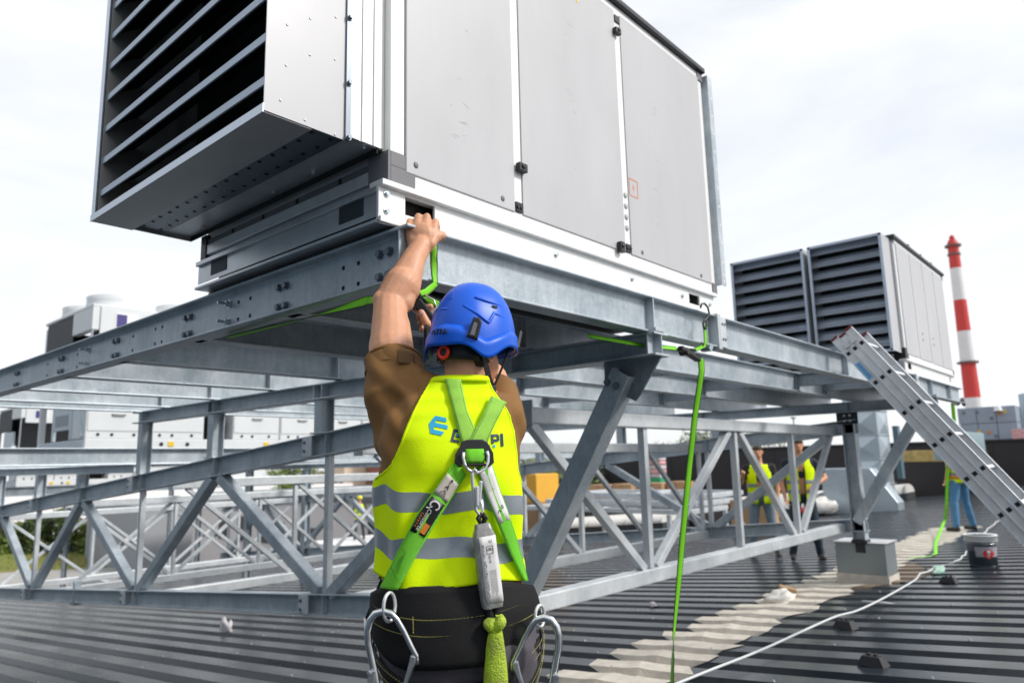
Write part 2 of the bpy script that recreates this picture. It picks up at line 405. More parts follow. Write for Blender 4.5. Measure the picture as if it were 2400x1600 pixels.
# ---------------------------------------------------------------- roof trusses below the platform
def zt(y): return 1.53-.085*(y-2.8)
def zb(y): return .444-.085*(y-2.8)
def truss(X, label, y1, posts, extra):
    t = empty('roof_truss', (X, 2.6, RZ(2.6)), label=label, cat='truss', group='steel trusses standing on the roof')
    P = lambda mb, n, m=G, b=.004: prt(mb, n, m, b, t)
    h1, h2 = .16, .142
    ys0 = 2.68 if X < 5 else 2.52; yp = 2.73 if X < 5 else 2.61
    P(M().ibeam((X, ys0, zt(ys0)-h1/2), (X, y1, zt(y1)-h1/2), h1, .10, .008, .011), 'top_chord')
    P(M().ibeam((X, ys0, zb(ys0)-h2/2), (X, y1, zb(y1)-h2/2), h2, .10, .008, .011), 'bottom_chord')
    # standing post at the near end
    P(M().ibeam((X, yp, .235), (X, yp, 1.50), .135, .135, .008, .012, (0, 1, 0)), 'post')
    m = M(); m.b2((X-.075, yp-.08, .20), (X+.075, yp+.08, .2345)); m.b2((X-.05, yp-.05, .10 if X > 5 else -.28), (X+.05, yp+.05, .1995)); P(m, 'post_foot', mat('dark_steel', (.03, .034, .04), .5, .3), .002)
    lo = [v for v in (4.36, 7.47, 10.55, 13.62, 16.7) if v < y1+.3]; hi = [2.78, 5.98, 9.06, 12.1, 15.15, 18.2]
    def tb(a, b, w, n):
        a = Vector(a); b = Vector(b); P(M().bar(a, b, w, w, (1, 0, 0)), n, G, .008)
    for i, y in enumerate(lo):
        tb((X, hi[i]+.06, zt(hi[i])-h1), (X, y-.055, zb(y)+.002), .088, 'diagonal')
        if hi[i+1] < y1: tb((X, hi[i+1]-.06, zt(hi[i+1])-h1), (X, y+.075, zb(y)+.002), .088, 'diagonal')
        P(M().bar((X, y+.015, zb(y)), (X, y+.015, zt(y)-h1), .05, .05, (1, 0, 0)), 'vertical', G2, .006)
        # cleats that receive the cross girders
        for zz, hh in ((zt(y), h1), (zb(y), h2)):
            m = M(); m.b2((X-.056, y+.16, zz-hh+.012-.017), (X-.050, y+.28, zz-.006-.017)); 
            P(m, 'cleat', G2, .003)
            m = M(); m.b2((X-.049, y-.004, zz-hh+.012), (X-.005, y+.004, zz-.012)); P(m, 'stiffener', G, .001)
            for dz in (.045, .105): P(bolt(M(), (X-.0565, y+.25, zz-dz-.02), (-1, 0, 0), .009, .006), 'bolt', BOLTD, 0)
    for y in hi[1:]:
        if y < y1:
            m = M(); m.b2((X-.049, y-.004, zt(y)-h1+.012), (X-.005, y+.004, zt(y)-.012)); P(m, 'stiffener', G, .001)
    m = M(); m.b2((X-.05, 9.02, zb(9)-h2-.03), (X-.035, 9.04, zb(9)+.07)); m.b2((X-.035, 9.02, zb(9)-h2-.03), (X+.05, 9.16, zb(9)-h2-.015)); m.b2((X-.03, 9.10, zb(9)+.0), (X+.05, 9.12, zb(9)+.075)); P(m, 'bracket', G, .003)
    for y, top in posts:
        P(M().ibeam((X, y, zt(y)+.012), (X, y, top), .105, .10, .007, .010, (1, 0, 0)), 'stub_post')
        P(M().box((X, y, zt(y)+.006), (.12, .18, .0115)), 'base_plate', G2, .002)
    return t
trA = truss(3.0, 'left hand sloping steel truss with hollow diagonals behind the worker', 17, [(4.45, 1.631), (6.06, 1.631), (7.52, 1.631), (9.15, 1.145), (10.6, 1.145), (12.35, 1.145)], 0)
trB = truss(8.7, 'right hand sloping steel truss ending at the sheet metal plinth', 17, [(4.22, 1.631), (5.66, 1.631), (7.15, 1.631)], 0)
tier(8.7, plat, 7.7)
m = M(); m.b2((8.655, 2.575, 1.502), (8.745, 2.585, 1.63)); m.b2((8.655, 2.64, 1.502), (8.745, 2.65, 1.63)); m.b2((8.63, 2.55, 1.501), (8.77, 2.67, 1.512)); prt(m, 'seat_plate', mat('dark_steel', (.03, .034, .04)), .002)
for dy in (-.03, .03):
    for dz in (1.535, 1.595): prt(M().cyl((8.640, 2.612+dy, dz), (8.6545, 2.612+dy, dz), .012, n=10), 'bolt', ALU, 0)
m = M(); m.b2((8.655, 2.50, 1.502), (8.66, 2.73, 1.63)); prt(m, 'seat_plate', mat('dark_steel', (.03, .034, .04)), .002)
# lattice girders between the trusses
def girder(y, label, xb):
    t = empty('lattice_girder', (3.05, y, zb(y)-.12), label=label, cat='girder', group='hollow section lattice girders between the trusses')
    P = lambda mb, n, m=G2, b=.006: prt(mb, n, m, b, t)
    dz = -.085*(y-2.8); w = .095
    P(M().bar((3.29, y, 1.428+dz), (8.70 if not xb else 8.6, y, 1.428+dz), w, w), 'top_chord', G2, .008)
    P(M().bar((3.10, y, .357+dz), (8.80 if not xb else 8.6, y, .357+dz), w, w), 'bottom_chord', G2, .008)
    P(M().b2((3.277, y-.055, 1.37+dz), (3.289, y+.055, 1.52+dz)), 'end_plate', G2, .002)
    T = lambda a, b, ww=.058, n='diagonal': P(M().bar((a[0], y, a[1]+dz), (b[0], y, b[1]+dz), ww, ww, (0, 1, 0)), n, G2, .005)
    z0, z1 = .405, 1.381
    if not xb:
        T((3.32, z1), (4.50, z0)); T((4.58, z1), (4.58, z0), .055, 'vertical'); T((4.66, z0), (5.98, z1))
        T((6.08, z1), (6.08, z0), .055, 'vertical'); T((6.18, z1), (7.28, z0)); T((7.40, z1), (7.40, z0), .055, 'vertical'); T((7.5, z0), (8.6, z1))
    else:
        xs_ = [3.4, 4.7, 6.0, 7.3, 8.55]
        for a, b in zip(xs_[:-1], xs_[1:]):
            T((a+.04, z1), (b-.04, z0), .045)
            if y > 9: P(M().bar((a+.04, y+.047, z0+dz), (b-.04, y+.047, z1+dz), .045, .045, (0, 1, 0)), 'diagonal', G2, .004)
            T((b, z0), (b, z1), .045, 'vertical')
    return t
girder(2.80, 'nearest lattice girder with bright top chord right of the worker', False)
girder(4.42, 'lattice girder just behind the nearest one under the platform', True)
girder(7.52, 'third lattice girder back, X braced, seen through the left truss', True)
girder(10.58, 'fourth lattice girder back, X braced, left of the worker', True)
girder(13.65, 'farthest lattice girder at the eave of the roof', True)
# plinth under the right post
pl = empty('plinth', (8.86, 2.62, RZ(2.62)-.04), label='sheet metal clad plinth under the right hand truss post', cat='plinth')
prt(M().b2((8.66, 2.36, -.26), (9.06, 2.88, .20)), 'body', mat('plinth_cladding', (.30, .34, .35), .4, .5, .06, 3), .006, pl)
prt(M().b2((8.64, 2.34, .201), (9.08, 2.90, .212)), 'cap', ALU, .002, pl)
s_ = M(); 
for (a, b) in (((8.655, 2.35, -.30), (8.659, 2.89, -.13)), ((8.66, 2.352, -.30), (9.07, 2.356, -.14))): s_.b2(a, b)
prt(s_, 'sealant_skirt', SEAL, 0, pl)
# ---------------------------------------------------------------- ventilation units
def ahu(loc, X1, Y1, zbase, ztop, label, near, grp='grey rooftop ventilation units'):
    """origin at the lower near corner; +x along the service side, +y along the louvre side"""
    u = empty('ventilation_unit', loc, label=label, cat='ventilation unit', group=grp)
    def P(mb, n, m, b=0., sm=False, par=None, lab=None):
        o = mb.build(n, m, par or u, smooth=sm, bevel=b)
        if lab: o['label'] = lab
        return o
    ZP = zbase; W = .055
    # base frame: box section with dark handling slots
    BZ0, BZ1 = .004, .125
    m = M(); m.b2((-.045, 0, BZ0), (.07, .012, BZ1-.004)); m.b2((.205, 0, BZ0), (X1-.32, .012, BZ1-.004)); m.b2((X1-.2, 0, BZ0), (X1-.02, .012, BZ1-.004))
    m.b2((.07, 0, BZ0), (.205, .012, .048)); m.b2((X1-.32, 0, BZ0), (X1-.2, .012, .045)); m.b2((.07, 0, .113), (.205, .012, BZ1-.004)); m.b2((X1-.32, 0, .1), (X1-.2, .012, BZ1-.004))
    m.b2((-.045, -.022, BZ1-.004), (X1-.02, .05, BZ1+.016)); m.b2((-.045, -.012, BZ0-.008), (X1-.02, .0, BZ0+.012))
    P(m, 'base_frame', mat('base_rail_white', (.80, .80, .79), .35, .15, .04, 4), .002)
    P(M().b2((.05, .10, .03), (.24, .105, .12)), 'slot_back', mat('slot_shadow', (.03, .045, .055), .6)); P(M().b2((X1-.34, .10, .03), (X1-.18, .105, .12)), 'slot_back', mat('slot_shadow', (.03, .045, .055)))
    m = M(); m.b2((-.030, .0135, BZ0+.02), (-.0285, Y1, BZ1-.004)); P(m, 'base_web', ZINC)
    m = M(); m.b2((-.045, .0125, BZ0-.006), (.045, Y1, BZ0+.006)); m.b2((-.045, .0125, BZ1-.02), (-.0305, Y1, BZ1)); P(m, 'base_flange', ZINC, .002)
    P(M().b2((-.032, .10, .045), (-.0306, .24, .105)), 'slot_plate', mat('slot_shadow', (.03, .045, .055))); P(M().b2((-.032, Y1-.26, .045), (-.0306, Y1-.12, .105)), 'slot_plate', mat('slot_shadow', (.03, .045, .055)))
    m = M(); m.b2((.02, .014, -.0195), (X1-.03, .16, BZ0-.0085)); m.b2((.02, .161, -.0195), (.1, Y1, BZ0-.0085)); P(m, 'rubber_strip', BLACK)
    # frame rails
    z0 = BZ1+.016
    rails = M()
    m = M(); m.b2((.108, -.006, z0+.004), (X1-.045, .05, z0+.062)); P(m, 'frame_rail', RAIL, .004)
    m = M(); m.b2((0, -.004, z0+.115), (.062, .05, ZP+ztop-.06)); P(m, 'frame_rail', RAIL, .003)
    m = M(); m.b2((X1-.05, -.004, z0+.062), (X1, .05, ZP+ztop-.06)); P(m, 'frame_rail', RAIL, .003)
    m = M(); m.b2((.06, -.004, ZP+ztop-.055), (X1-.045, .05, ZP+ztop-.006)); P(m, 'frame_rail', RAIL, .003)
    m = M(); m.b2((-.012, .10, z0+.02), (.02, Y1-.02, z0+.066)); P(m, 'frame_rail', ALU, .003)
    m = M(); m.b2((-.008, .07, z0+.067), (.02, Y1-.01, z0+.093)); P(m, 'slotted_rail', GREYPL, .002)
    for y in (.27, .55, .80, 1.05):
        if y < Y1-.1: P(M().box((-.0085, y, z0+.08), (.002, .018, .02)), 'slot', DARK)
    # black plastic corner pieces
    c = M(); c.b2((-.002, -.010, z0+.001), (.106, -.0065, z0+.062)); c.b2((-.002, -.010, z0+.062), (.064, -.0045, z0+.114)); c.b2((-.014, -.010, z0+.001), (-.002, .098, z0+.114)); P(c, 'corner_piece', GREYPL if near else BLACK, .002)
    c = M(); c.b2((X1-.044, -.010, z0+.001), (X1+.012, .05, z0+.064)); P(c, 'corner_piece', GREYPL, .002)
    c = M(); c.b2((X1-.05, -.010, ZP+ztop-.06), (X1+.012, .05, ZP+ztop-.004)); P(c, 'corner_piece', GREYPL, .002)
    c = M(); c.b2((-.016, Y1-.03, z0+.001), (.03, Y1+.02, z0+.114)); P(c, 'corner_piece', BLACK, .002)
    # service panels with bright mullions between them
    mu = [(.632, .678), (1.442, 1.492)] if near else [(.55, .59), (1.10, 1.14), (1.64, 1.68)]
    ed = [.062]+[v for q in mu for v in q]+[X1-.05]
    for i in range(0, len(ed), 2):
        m = M(); m.b2((ed[i]+.002, -.012, z0+.055), (ed[i+1]-.002, .03, ZP+ztop-.05)); P(m, 'service_panel', PANEL, .003)
    for a, b in mu:
        m = M(); m.b2((a, -.007, z0+.066), (b, .03, ZP+ztop-.056)); P(m, 'mullion', RAIL, .002)
        if near:
            m = M(); m.b2((a+.002, -.0145, z0+.062), (b-.002, -.0075, z0+.10)); m.cyl((a+.013, -.0145, z0+.08), (a+.013, -.019, z0+.08), .008); m.cyl((b-.013, -.0145, z0+.08), (b-.013, -.019, z0+.08), .008); P(m, 'hinge', BLACK)
            m = M(); m.b2((a+.002, -.0145, ZP+ztop-.105), (b-.002, -.0075, ZP+ztop-.07)); P(m, 'hinge', BLACK)
    # body, end wall, roof cap
    P(M().b2((.004, .052, z0+.01), (X1-.004, Y1, ZP+ztop-.02)), 'body', HOODP)
    P(M().b2((.06, .06, -.0), (X1-.03, Y1-.01, z0+.008)), 'floor_pan', mat('floor_pan_black', (.012, .012, .013), .6))
    P(M().b2((-.03, -.03, ZP+ztop-.004), (X1+.02, Y1+.03, ZP+ztop+.028)), 'roof_cap', mat('cap_black', (.02, .021, .024), .4), .006)
    if near:
        scf = M(); random.seed(11)
        for k in range(34):
            x = random.choice((.30, .34, .36, 1.02, 1.78))+random.gauss(0, .025); z = random.uniform(.38, 1.45); a_ = random.uniform(-.5, .9); L2 = random.uniform(.006, .022); w2 = random.uniform(.001, .0028)
            scf.box((x, -.01215, z), (L2*2, .0004, w2*2), Matrix.Rotation(a_, 3, 'Y'))
        o_ = P(scf, 'scuff_marks', mat('scuff', (.43, .43, .445), .6)); o_['kind'] = 'stuff'
        def latch(x, z, sc=1.):
            m = M(); m.box((x, -.024, z), (.050*sc, .024, .036*sc)); m.cyl((x, -.036, z+.004), (x, -.042, z+.004), .011*sc)
            P(m, 'latch', BLACK, .007)
        latch(.663, .388); latch(1.443, 1.358, .9); m = M(); m.box((1.381, -.024, .206), (.036, .024, .052)); m.cyl((1.381, -.036, .21), (1.381, -.042, .21), .010); P(m, 'latch', BLACK, .010)
        for x, z in ((.107, .234), (.556, .232), (1.592, .227), (2.216, .221)):
            P(M().sphere((x, -.012, z), (.011, .005, .012)), 'plug', GREYPL, sm=True)
        for k in range(4):
            P(M().sphere((1.467, -.008, .326+k*.056), (.015, .006, .016)), 'plug', mat('grey_cap', (.45, .45, .46), .5), sm=True)
        OR = mat('orange_print', (.80, .26, .12), .5)
        m = M(); zz = .549; xx = 1.540; r = .040
        for a, b in (((-r, -r), (r, -r+.004)), ((-r, r-.004), (r, r)), ((-r, -r+.004), (-r+.004, r-.004)), ((r-.004, -r+.004), (r, r-.004))): m.b2((xx+a[0], -.0135, zz+a[1]*1.15), (xx+b[0], -.0125, zz+b[1]*1.15))
        m.add([(xx+a, -.0132, zz+b) for a, b in ((.004, .026), (-.010, -.002), (.001, -.002), (-.004, -.026), (.011, .004), (.001, .004))], [(0, 1, 2, 5), (2, 3, 4, 5)])
        P(m, 'warning_mark', OR)
        m = M(); m.add([(1.10+a, -.0132, 1.36+b) for a, b in ((-.035, .045), (.03, .045), (.022, .0))], [(0, 1, 2)]); P(m, 'sticker', mat('yellow_print', (.85, .6, .03), .5))
        for x, z in ((-.012, .04), (-.012, .10), (.9, .075), (1.5, .075), (2.0, .07), (2.32, .07)): bolt(mb := M(), (x, -.0005 if x > 0 else -.0005, z), (0, -1, 0), .008, .006); P(mb, 'bolt', BOLT)
        # loose angle section standing at the far end
        m = M(); m.b2((X1+.03, -.035, .20), (X1+.034, .02, 1.52)); m.b2((X1+.034, -.035, .20), (X1+.085, -.031, 1.52)); P(m, 'angle_section', G, .001)
        h = M()
        for zq in [.225, .26]+[.34+i*.115 for i in range(10)]+[1.47, 1.50]:
            h.cyl((X1+.06, -.0352, zq), (X1+.06, -.0362, zq), .009, n=12)
        P(h, 'slot_row', mat('zinc_light', (.75, .77, .78), .4, .3))
    # louvred intake hood on the -x end
    hz0 = .245 if near else .20; hz1 = ZP+ztop-.02; D0 = -.453 if near else -.34; y0 = .02; y1_ = Y1+.09 if near else Y1
    nb = 11 if near else 9
    bays = [(y0, y1_)] if near else [(y0, .74), (.79, y1_)]
    for (ya, yb) in bays:
        hood = M()
        hood.b2((D0, ya, hz0), (-.17 if near else -.03, ya+.004, hz1)); 
        h = P(hood, 'intake_hood', HOODP)
        Q = lambda mb, n, m_, b=0., sm=False: P(mb, n, m_, b, sm, h)
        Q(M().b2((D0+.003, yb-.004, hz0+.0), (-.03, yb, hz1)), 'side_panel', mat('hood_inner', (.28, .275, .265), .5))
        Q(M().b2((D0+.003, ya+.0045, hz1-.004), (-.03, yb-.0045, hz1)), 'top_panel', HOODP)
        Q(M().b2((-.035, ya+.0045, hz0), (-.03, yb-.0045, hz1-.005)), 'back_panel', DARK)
        # blades: sloping, with a bright front lip
        ins0, ins1 = ya+.005, yb-(.075 if near else .005)
        pit = .142 if near else (hz1-hz0-.02)/nb
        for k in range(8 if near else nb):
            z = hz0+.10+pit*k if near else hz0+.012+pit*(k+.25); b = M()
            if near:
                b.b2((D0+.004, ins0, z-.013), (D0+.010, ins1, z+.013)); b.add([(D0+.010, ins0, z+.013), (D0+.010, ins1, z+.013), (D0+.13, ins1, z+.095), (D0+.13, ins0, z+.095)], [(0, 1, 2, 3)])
            else:
                for (xa, za, xb_, zb_) in ((0, 0, .03, .014), (.03, .014, .055, .045), (.055, .045, .085, .105)):
                    b.add([(D0+.003+xa, ins0, z+za), (D0+.003+xa, ins1, z+za), (D0+.003+xb_, ins1, z+zb_), (D0+.003+xb_, ins0, z+zb_)], [(0, 1, 2, 3)])
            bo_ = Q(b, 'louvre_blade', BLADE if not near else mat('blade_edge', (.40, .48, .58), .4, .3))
            if near: bo_.data.materials.append(mat('blade_painted_shade', (.012, .012, .013), .7)); bo_.data.polygons[6].material_index = 1  # near-black slope: the hood's interior shade put into the blade colour
        if near:
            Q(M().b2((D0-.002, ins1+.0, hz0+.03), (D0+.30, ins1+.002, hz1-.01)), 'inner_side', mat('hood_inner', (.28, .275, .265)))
            Q(M().b2((D0, yb-.038, hz0+.022), (D0+.006, yb-.0, hz1)), 'edge_strip', BLADE)
            Q(M().b2((D0-.003, ya, hz0-.006), (D0+.0, yb, hz0+.022)), 'bottom_lip', BLADE)
            Q(M().b2((D0+.001, ya+.0045, hz0-.004), (D0+.165, yb, hz0-.0)), 'bottom_panel', mat('drip_tray', (.52, .51, .49), .34, .35, .1, 3))
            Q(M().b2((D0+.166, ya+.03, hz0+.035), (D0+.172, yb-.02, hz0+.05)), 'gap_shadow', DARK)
            m = M(); m.b2((D0+.173, ya+.0045, hz0+.012), (-.155, yb-.02, hz0+.018)); Q(m, 'perforated_plate', mat('perforated', (.19, .22, .245), .25, .7, .1, 3))
            hm = M(); n = 17
            for i in range(n):
                for xx in (D0+.195, D0+.265): hm.cyl((xx+.004*(i % 2), ya+.05+i*(yb-ya-.1)/(n-1), hz0+.0119), (xx+.004*(i % 2), ya+.05+i*(yb-ya-.1)/(n-1), hz0+.0105), .0075, n=12)
            hh = Q(hm, 'perforations', DARK); hh['kind'] = 'stuff'
            m = M(); m.add([(-.155, ya+.0, hz0+.016), (-.155, yb, hz0+.016), (-.01, yb, hz0+.02), (-.01, ya+.0, hz0+.02), (-.02, ya, z0+.116), (-.02, yb, z0+.116)], [(0, 1, 2, 3), (3, 2, 5, 4)]); Q(m, 'transition_sheet', ZINC)
            for yy, zz in ((.35, 0), (.62, 0), (.05, 0), (1.2, 0)): Q(M().cyl((-.07, yy, hz0+.017), (-.07, yy, hz0+.010), .007, n=6), 'rivet', BOLT)
            # folded flange and ribbed connecting strip beside the hood
            Q(M().b2((-.17, ya-.008, hz0+.002), (-.150, ya+.003, hz1)), 'flange', mat('flange_grey', (.23, .26, .30), .35, .6), .001)
            m = M(); 
            for xa, xb_, d in ((-.149, -.108, 0), (-.108, -.100, .006), (-.100, -.060, 0), (-.060, -.052, .006), (-.052, -.022, 0), (-.022, -.0012, .010)):
                m.b2((xa, ya-.002+d, hz0+.018), (xb_-.0008, ya+.012, hz1))
            Q(m, 'connecting_strip', RAIL)
            for x, z in ((-.385, .55), (-.385, .415), (-.40, .295), (-.305, .61), (-.303, .485), (-.315, .262), (-.21, .51), (-.205, .252), (-.39, .70), (-.30, .75), (-.21, .66), (-.385, .85), (-.3, .9)):
                Q(M().sphere((x, ya-.0005, z), (.0042, .0025, .0042), 10, 6), 'rivet', mat('rivet', (.75, .75, .76), .3, .6), 0, True)
            for z in (.255, .445, .68): Q(bolt(M(), (-.16, ya-.0085, z), (0, -1, 0), .008, .008), 'flange_bolt', BOLTD)
        else:
            m = M(); m.b2((D0-.002, ya, hz1-.022), (D0+.02, yb, hz1+.002)); m.b2((D0-.002, ya, hz0-.01), (D0+.02, yb, hz0+.015)); m.b2((D0-.002, ya-.002, hz0), (D0+.015, ya+.025, hz1)); m.b2((D0-.002, yb-.025, hz0), (D0+.015, yb+.002, hz1)); Q(m, 'hood_frame', BLADE)
    if not near:
        m = M(); m.b2((-.04, .02, hz0), (-.005, .024, hz1)); P(m, 'flange', mat('flange_grey', (.23, .26, .30)))
        for x in (.8, 1.3):
            for z in (.42, .49): P(M().sphere((x, -.012, z), (.013, .006, .013)), 'plug', GREYPL)
        for x in (.6, 1.15, 1.65): P(M().box((x, -.01, ZP+ztop+.03), (.03, .03, .04)), 'cap_clip', GREYPL)
    return u
ahu((1.47, 1.828, 1.947), 2.40, 1.31, 0, 1.53, 'large grey ventilation unit with open black louvred hood above the worker', True)
ahu((7.98, 1.80, 1.947), 2.26, 1.60, 0, 1.40, 'smaller distant ventilation unit with two blue grey louvre banks beside the striped chimney', False)
# ---------------------------------------------------------------- the worker in the foreground
SKIN = mat('skin', (.62, .305, .175), .48, 0, .10, 14, .12, 90); 
b_ = SKIN.node_tree.nodes['Principled BSDF'].inputs; b_['Subsurface Weight'].default_value = .12; b_['Subsurface Radius'].default_value = (.012, .005, .003); b_['Subsurface Scale'].default_value = .6
def cloth(name, col, rough=.8, var=.12, weave=420, bump=.25):
    m = mat(name, col, rough, 0, var, 7, bump, weave); return m
BROWN = cloth('brown_shirt_cloth', (.22, .105, .026))
HIVIS = mat('hi_vis_yellow', (.74, 1., .0), .75, 0, .03, 6, .12, 260, spec=.2)
b_ = HIVIS.node_tree.nodes['Principled BSDF'].inputs; b_['Emission Color'].default_value = (.55, .85, .0, 1); b_['Emission Strength'].default_value = 0.0
REFL = mat('reflective_tape', (.30, .335, .37), .34, .35, .06, 10, .1, 300)
def web(name, col, col2):
    m = bpy.data.materials.new(name); m.use_nodes = True; t = m.node_tree; b = t.nodes['Principled BSDF']; b.inputs['Roughness'].default_value = .6
    uv = t.nodes.new('ShaderNodeTexCoord'); w = t.nodes.new('ShaderNodeTexWave'); w.wave_type = 'BANDS'; w.bands_direction = 'Y'; w.inputs['Scale'].default_value = 1.; w.inputs['Distortion'].default_value = .4; w.inputs['Detail'].default_value = 1
    mp_ = t.nodes.new('ShaderNodeMapping'); mp_.inputs['Scale'].default_value = (0, 62, 0); t.links.new(uv.outputs['UV'], mp_.inputs['Vector']); t.links.new(mp_.outputs['Vector'], w.inputs['Vector'])
    c = t.nodes.new('ShaderNodeValToRGB'); c.color_ramp.elements[0].color = (*col2, 1); c.color_ramp.elements[1].color = (*col, 1); c.color_ramp.elements[1].position = .6
    t.links.new(w.outputs['Fac'], c.inputs['Fac']); t.links.new(c.outputs['Color'], b.inputs['Base Color'])
    bp = t.nodes.new('ShaderNodeBump'); bp.inputs['Strength'].default_value = .5; bp.inputs['Distance'].default_value = .003; t.links.new(w.outputs['Fac'], bp.inputs['Height']); t.links.new(bp.outputs['Normal'], b.inputs['Normal'])
    MATS[name] = m; return m
WEB = web('green_webbing', (.22, .78, .02), (.10, .50, .012))
WEBP = web('pale_green_webbing', (.40, .78, .10), (.26, .60, .05))
STITCHG = mat('green_stitching', (.03, .22, .012), .7)
BELT = mat('black_belt_padding', (.007, .007, .008), .7, 0, .25, 30, .25, 350, spec=.25)
BLKWEB = mat('black_webbing', (.012, .012, .015), .6, 0, .2, 60, .12, 500, spec=.3)
THREAD = mat('yellow_thread', (.55, .52, .12), .6)
TROUS = cloth('grey_work_trousers', (.075, .068, .082), .75)
CHROME = mat('polished_steel', (.66, .68, .70), .22, 1., .06, 20)
LABEL = mat('white_label', (.72, .71, .70), .5, 0, .08, 12)
LABELD = mat('worn_beige_label', (.55, .49, .42), .6, 0, .12, 40)
PRINT = mat('black_print', (.02, .02, .025), .6)
BLUE = mat('blue_helmet_shell', (.004, .105, .66), .36, 0, .03, 5, .02, 8, spec=.35)
RED = mat('red_dial', (.85, .035, .012), .4)

RZM = YAW-pi/2
mbase = rt*(-.17)+Vector((cos(YAW), sin(YAW), 0))*2.0; mbase.z = -.123
man = empty('person', mbase, RZM, 'worker in blue helmet, yellow vest and green harness reaching up to the steel beam', 'person')
PHI = radians(19)
def lerp_tab(tab, z):
    if z <= tab[0][0]: return tab[0][1:]
    for a, b in zip(tab[:-1], tab[1:]):
        if z <= b[0]:
            t = (z-a[0])/(b[0]-a[0]); t2 = t*t*(3-2*t)*.5+t*.5
            return tuple(p+(q-p)*t2 for p, q in zip(a[1:], b[1:]))
    return tab[-1][1:]
#        z    a     b     cx    cy
TOR = [(.70, .180, .130, .012, .010), (.82, .196, .140, .010, .005), (.90, .190, .128, .006, .000), (.98, .176, .112, -.004, .0), (1.06, .174, .108, -.008, .0),
       (1.16, .180, .112, -.006, .0), (1.26, .187, .116, -.004, .0), (1.34, .190, .112, -.002, .004), (1.40, .182, .102, .002, .010), (1.44, .160, .090, .010, .016),
       (1.475, .118, .076, .024, .02), (1.505, .082, .066, .034, .022), (1.53, .068, .060, .037, .024)]
def TS(th, z, off=0.):
    a, b, cx, cy = lerp_tab(TOR, z); a += off; b += off
    sx = abs(sin(th))**.86*(1 if sin(th) >= 0 else -1); cz = abs(cos(th))**.92*(1 if cos(th) >= 0 else -1)
    x = a*sx; y = -b*cz
    return Vector((cx+x*cos(PHI)-y*sin(PHI), cy+x*sin(PHI)+y*cos(PHI), z))
def th_of(x, z, off=0.):
    lo, hi = -radians(112), radians(75)
    for i in range(30):
        m = (lo+hi)/2
        if TS(m, z, off).x < x: lo = m
        else: hi = m
    return (lo+hi)/2
def sx_pt(x, z, off): return TS(th_of(x, z, off), z, off)
# joints (local: x right, y forward, z up)
shL = Vector((-.165, .045, 1.475)); elL = Vector((-.204, .185, 1.772)); wrL = Vector((-.120, .285, 1.982))
shR = Vector((.138, .045, 1.398)); elR = Vector((.105, .285, 1.545)); wrR = Vector((-.030, .285, 1.675))
hd = Vector((.050, .030, 1.612)); HY = radians(-32)
def HR(v):  # head frame -> local
    v = Vector(v); return hd+Vector((v.x*cos(HY)-v.y*sin(HY), v.x*sin(HY)+v.y*cos(HY), v.z))
b = M()
# head, neck
b.sphere(HR((0, .0, .02)), (.074, .093, .105)); b.sphere(HR((0, .055, -.055)), (.052, .052, .062)); b.sphere(HR((0, .03, -.035)), (.060, .070, .07))
b.cap(HR((0, .100, -.005)), HR((0, .116, -.035)), .010, .014); b.sphere(HR((0, .096, -.078)), (.024, .014, .010)); b.sphere(HR((0, .093, -.105)), (.026, .018, .018))
for sx_ in (-1, 1):
    b.sphere(HR((sx_*.031, .088, .012)), (.016, .010, .010)); b.cap(HR((sx_*.014, .094, .032)), HR((sx_*.046, .084, .03)), .008, .007)
b.cap((.036, .022, 1.42), HR((0, -.012, -.045)), .066, .060); b.cap((.036, .010, 1.40), HR((0, -.03, -.02)), .058, .055)
for dx in (-.03, .03): b.cap(Vector((.036+dx, -.028, 1.42)), HR((dx*.7, -.055, -.04)), .022, .02)
# trunk
rows = [[TS(2*pi*i/28, z, -.012) for i in range(28)] for z in (.72, .8, .9, 1., 1.1, 1.2, 1.3, 1.38, 1.43, 1.47, 1.5, 1.53)]
b.grid(rows, True); k = len(b.v); b.add(rows[0], [tuple(range(28))]); b.add(rows[-1], [tuple(range(28))])
b.cap((-.05, .03, 1.42), shL, .07, .060); b.cap((.06, .03, 1.40), shR, .065, .058)
# left arm: upper arm, elbow, forearm
b.cap(shL, shL.lerp(elL, .5)+Vector((-.006, -.004, 0)), .064, .0635); b.cap(shL.lerp(elL, .42)+Vector((-.006, -.006, 0)), elL, .063, .050); b.cap(shL.lerp(elL, .3)+Vector((.022, .01, 0)), shL.lerp(elL, .75)+Vector((.016, .008, 0)), .044, .040)
b.sphere(elL+Vector((-.024, -.016, .004)), (.028, .028, .032))
m1 = elL.lerp(wrL, .30)
b.cap(elL, m1+Vector((.006, -.004, .0)), .050, .0575); b.cap(m1+Vector((.014, 0, -.012)), elL.lerp(wrL, .72), .052, .040); b.cap(m1, wrL, .048, .0345); b.cap(elL.lerp(wrL, .1)+Vector((.03, .0, -.02)), elL.lerp(wrL, .5)+Vector((.014, 0, -.01)), .036, .038)
# right arm
b.cap(shR, elR, .056, .046); b.cap(elR, wrR, .046, .030)
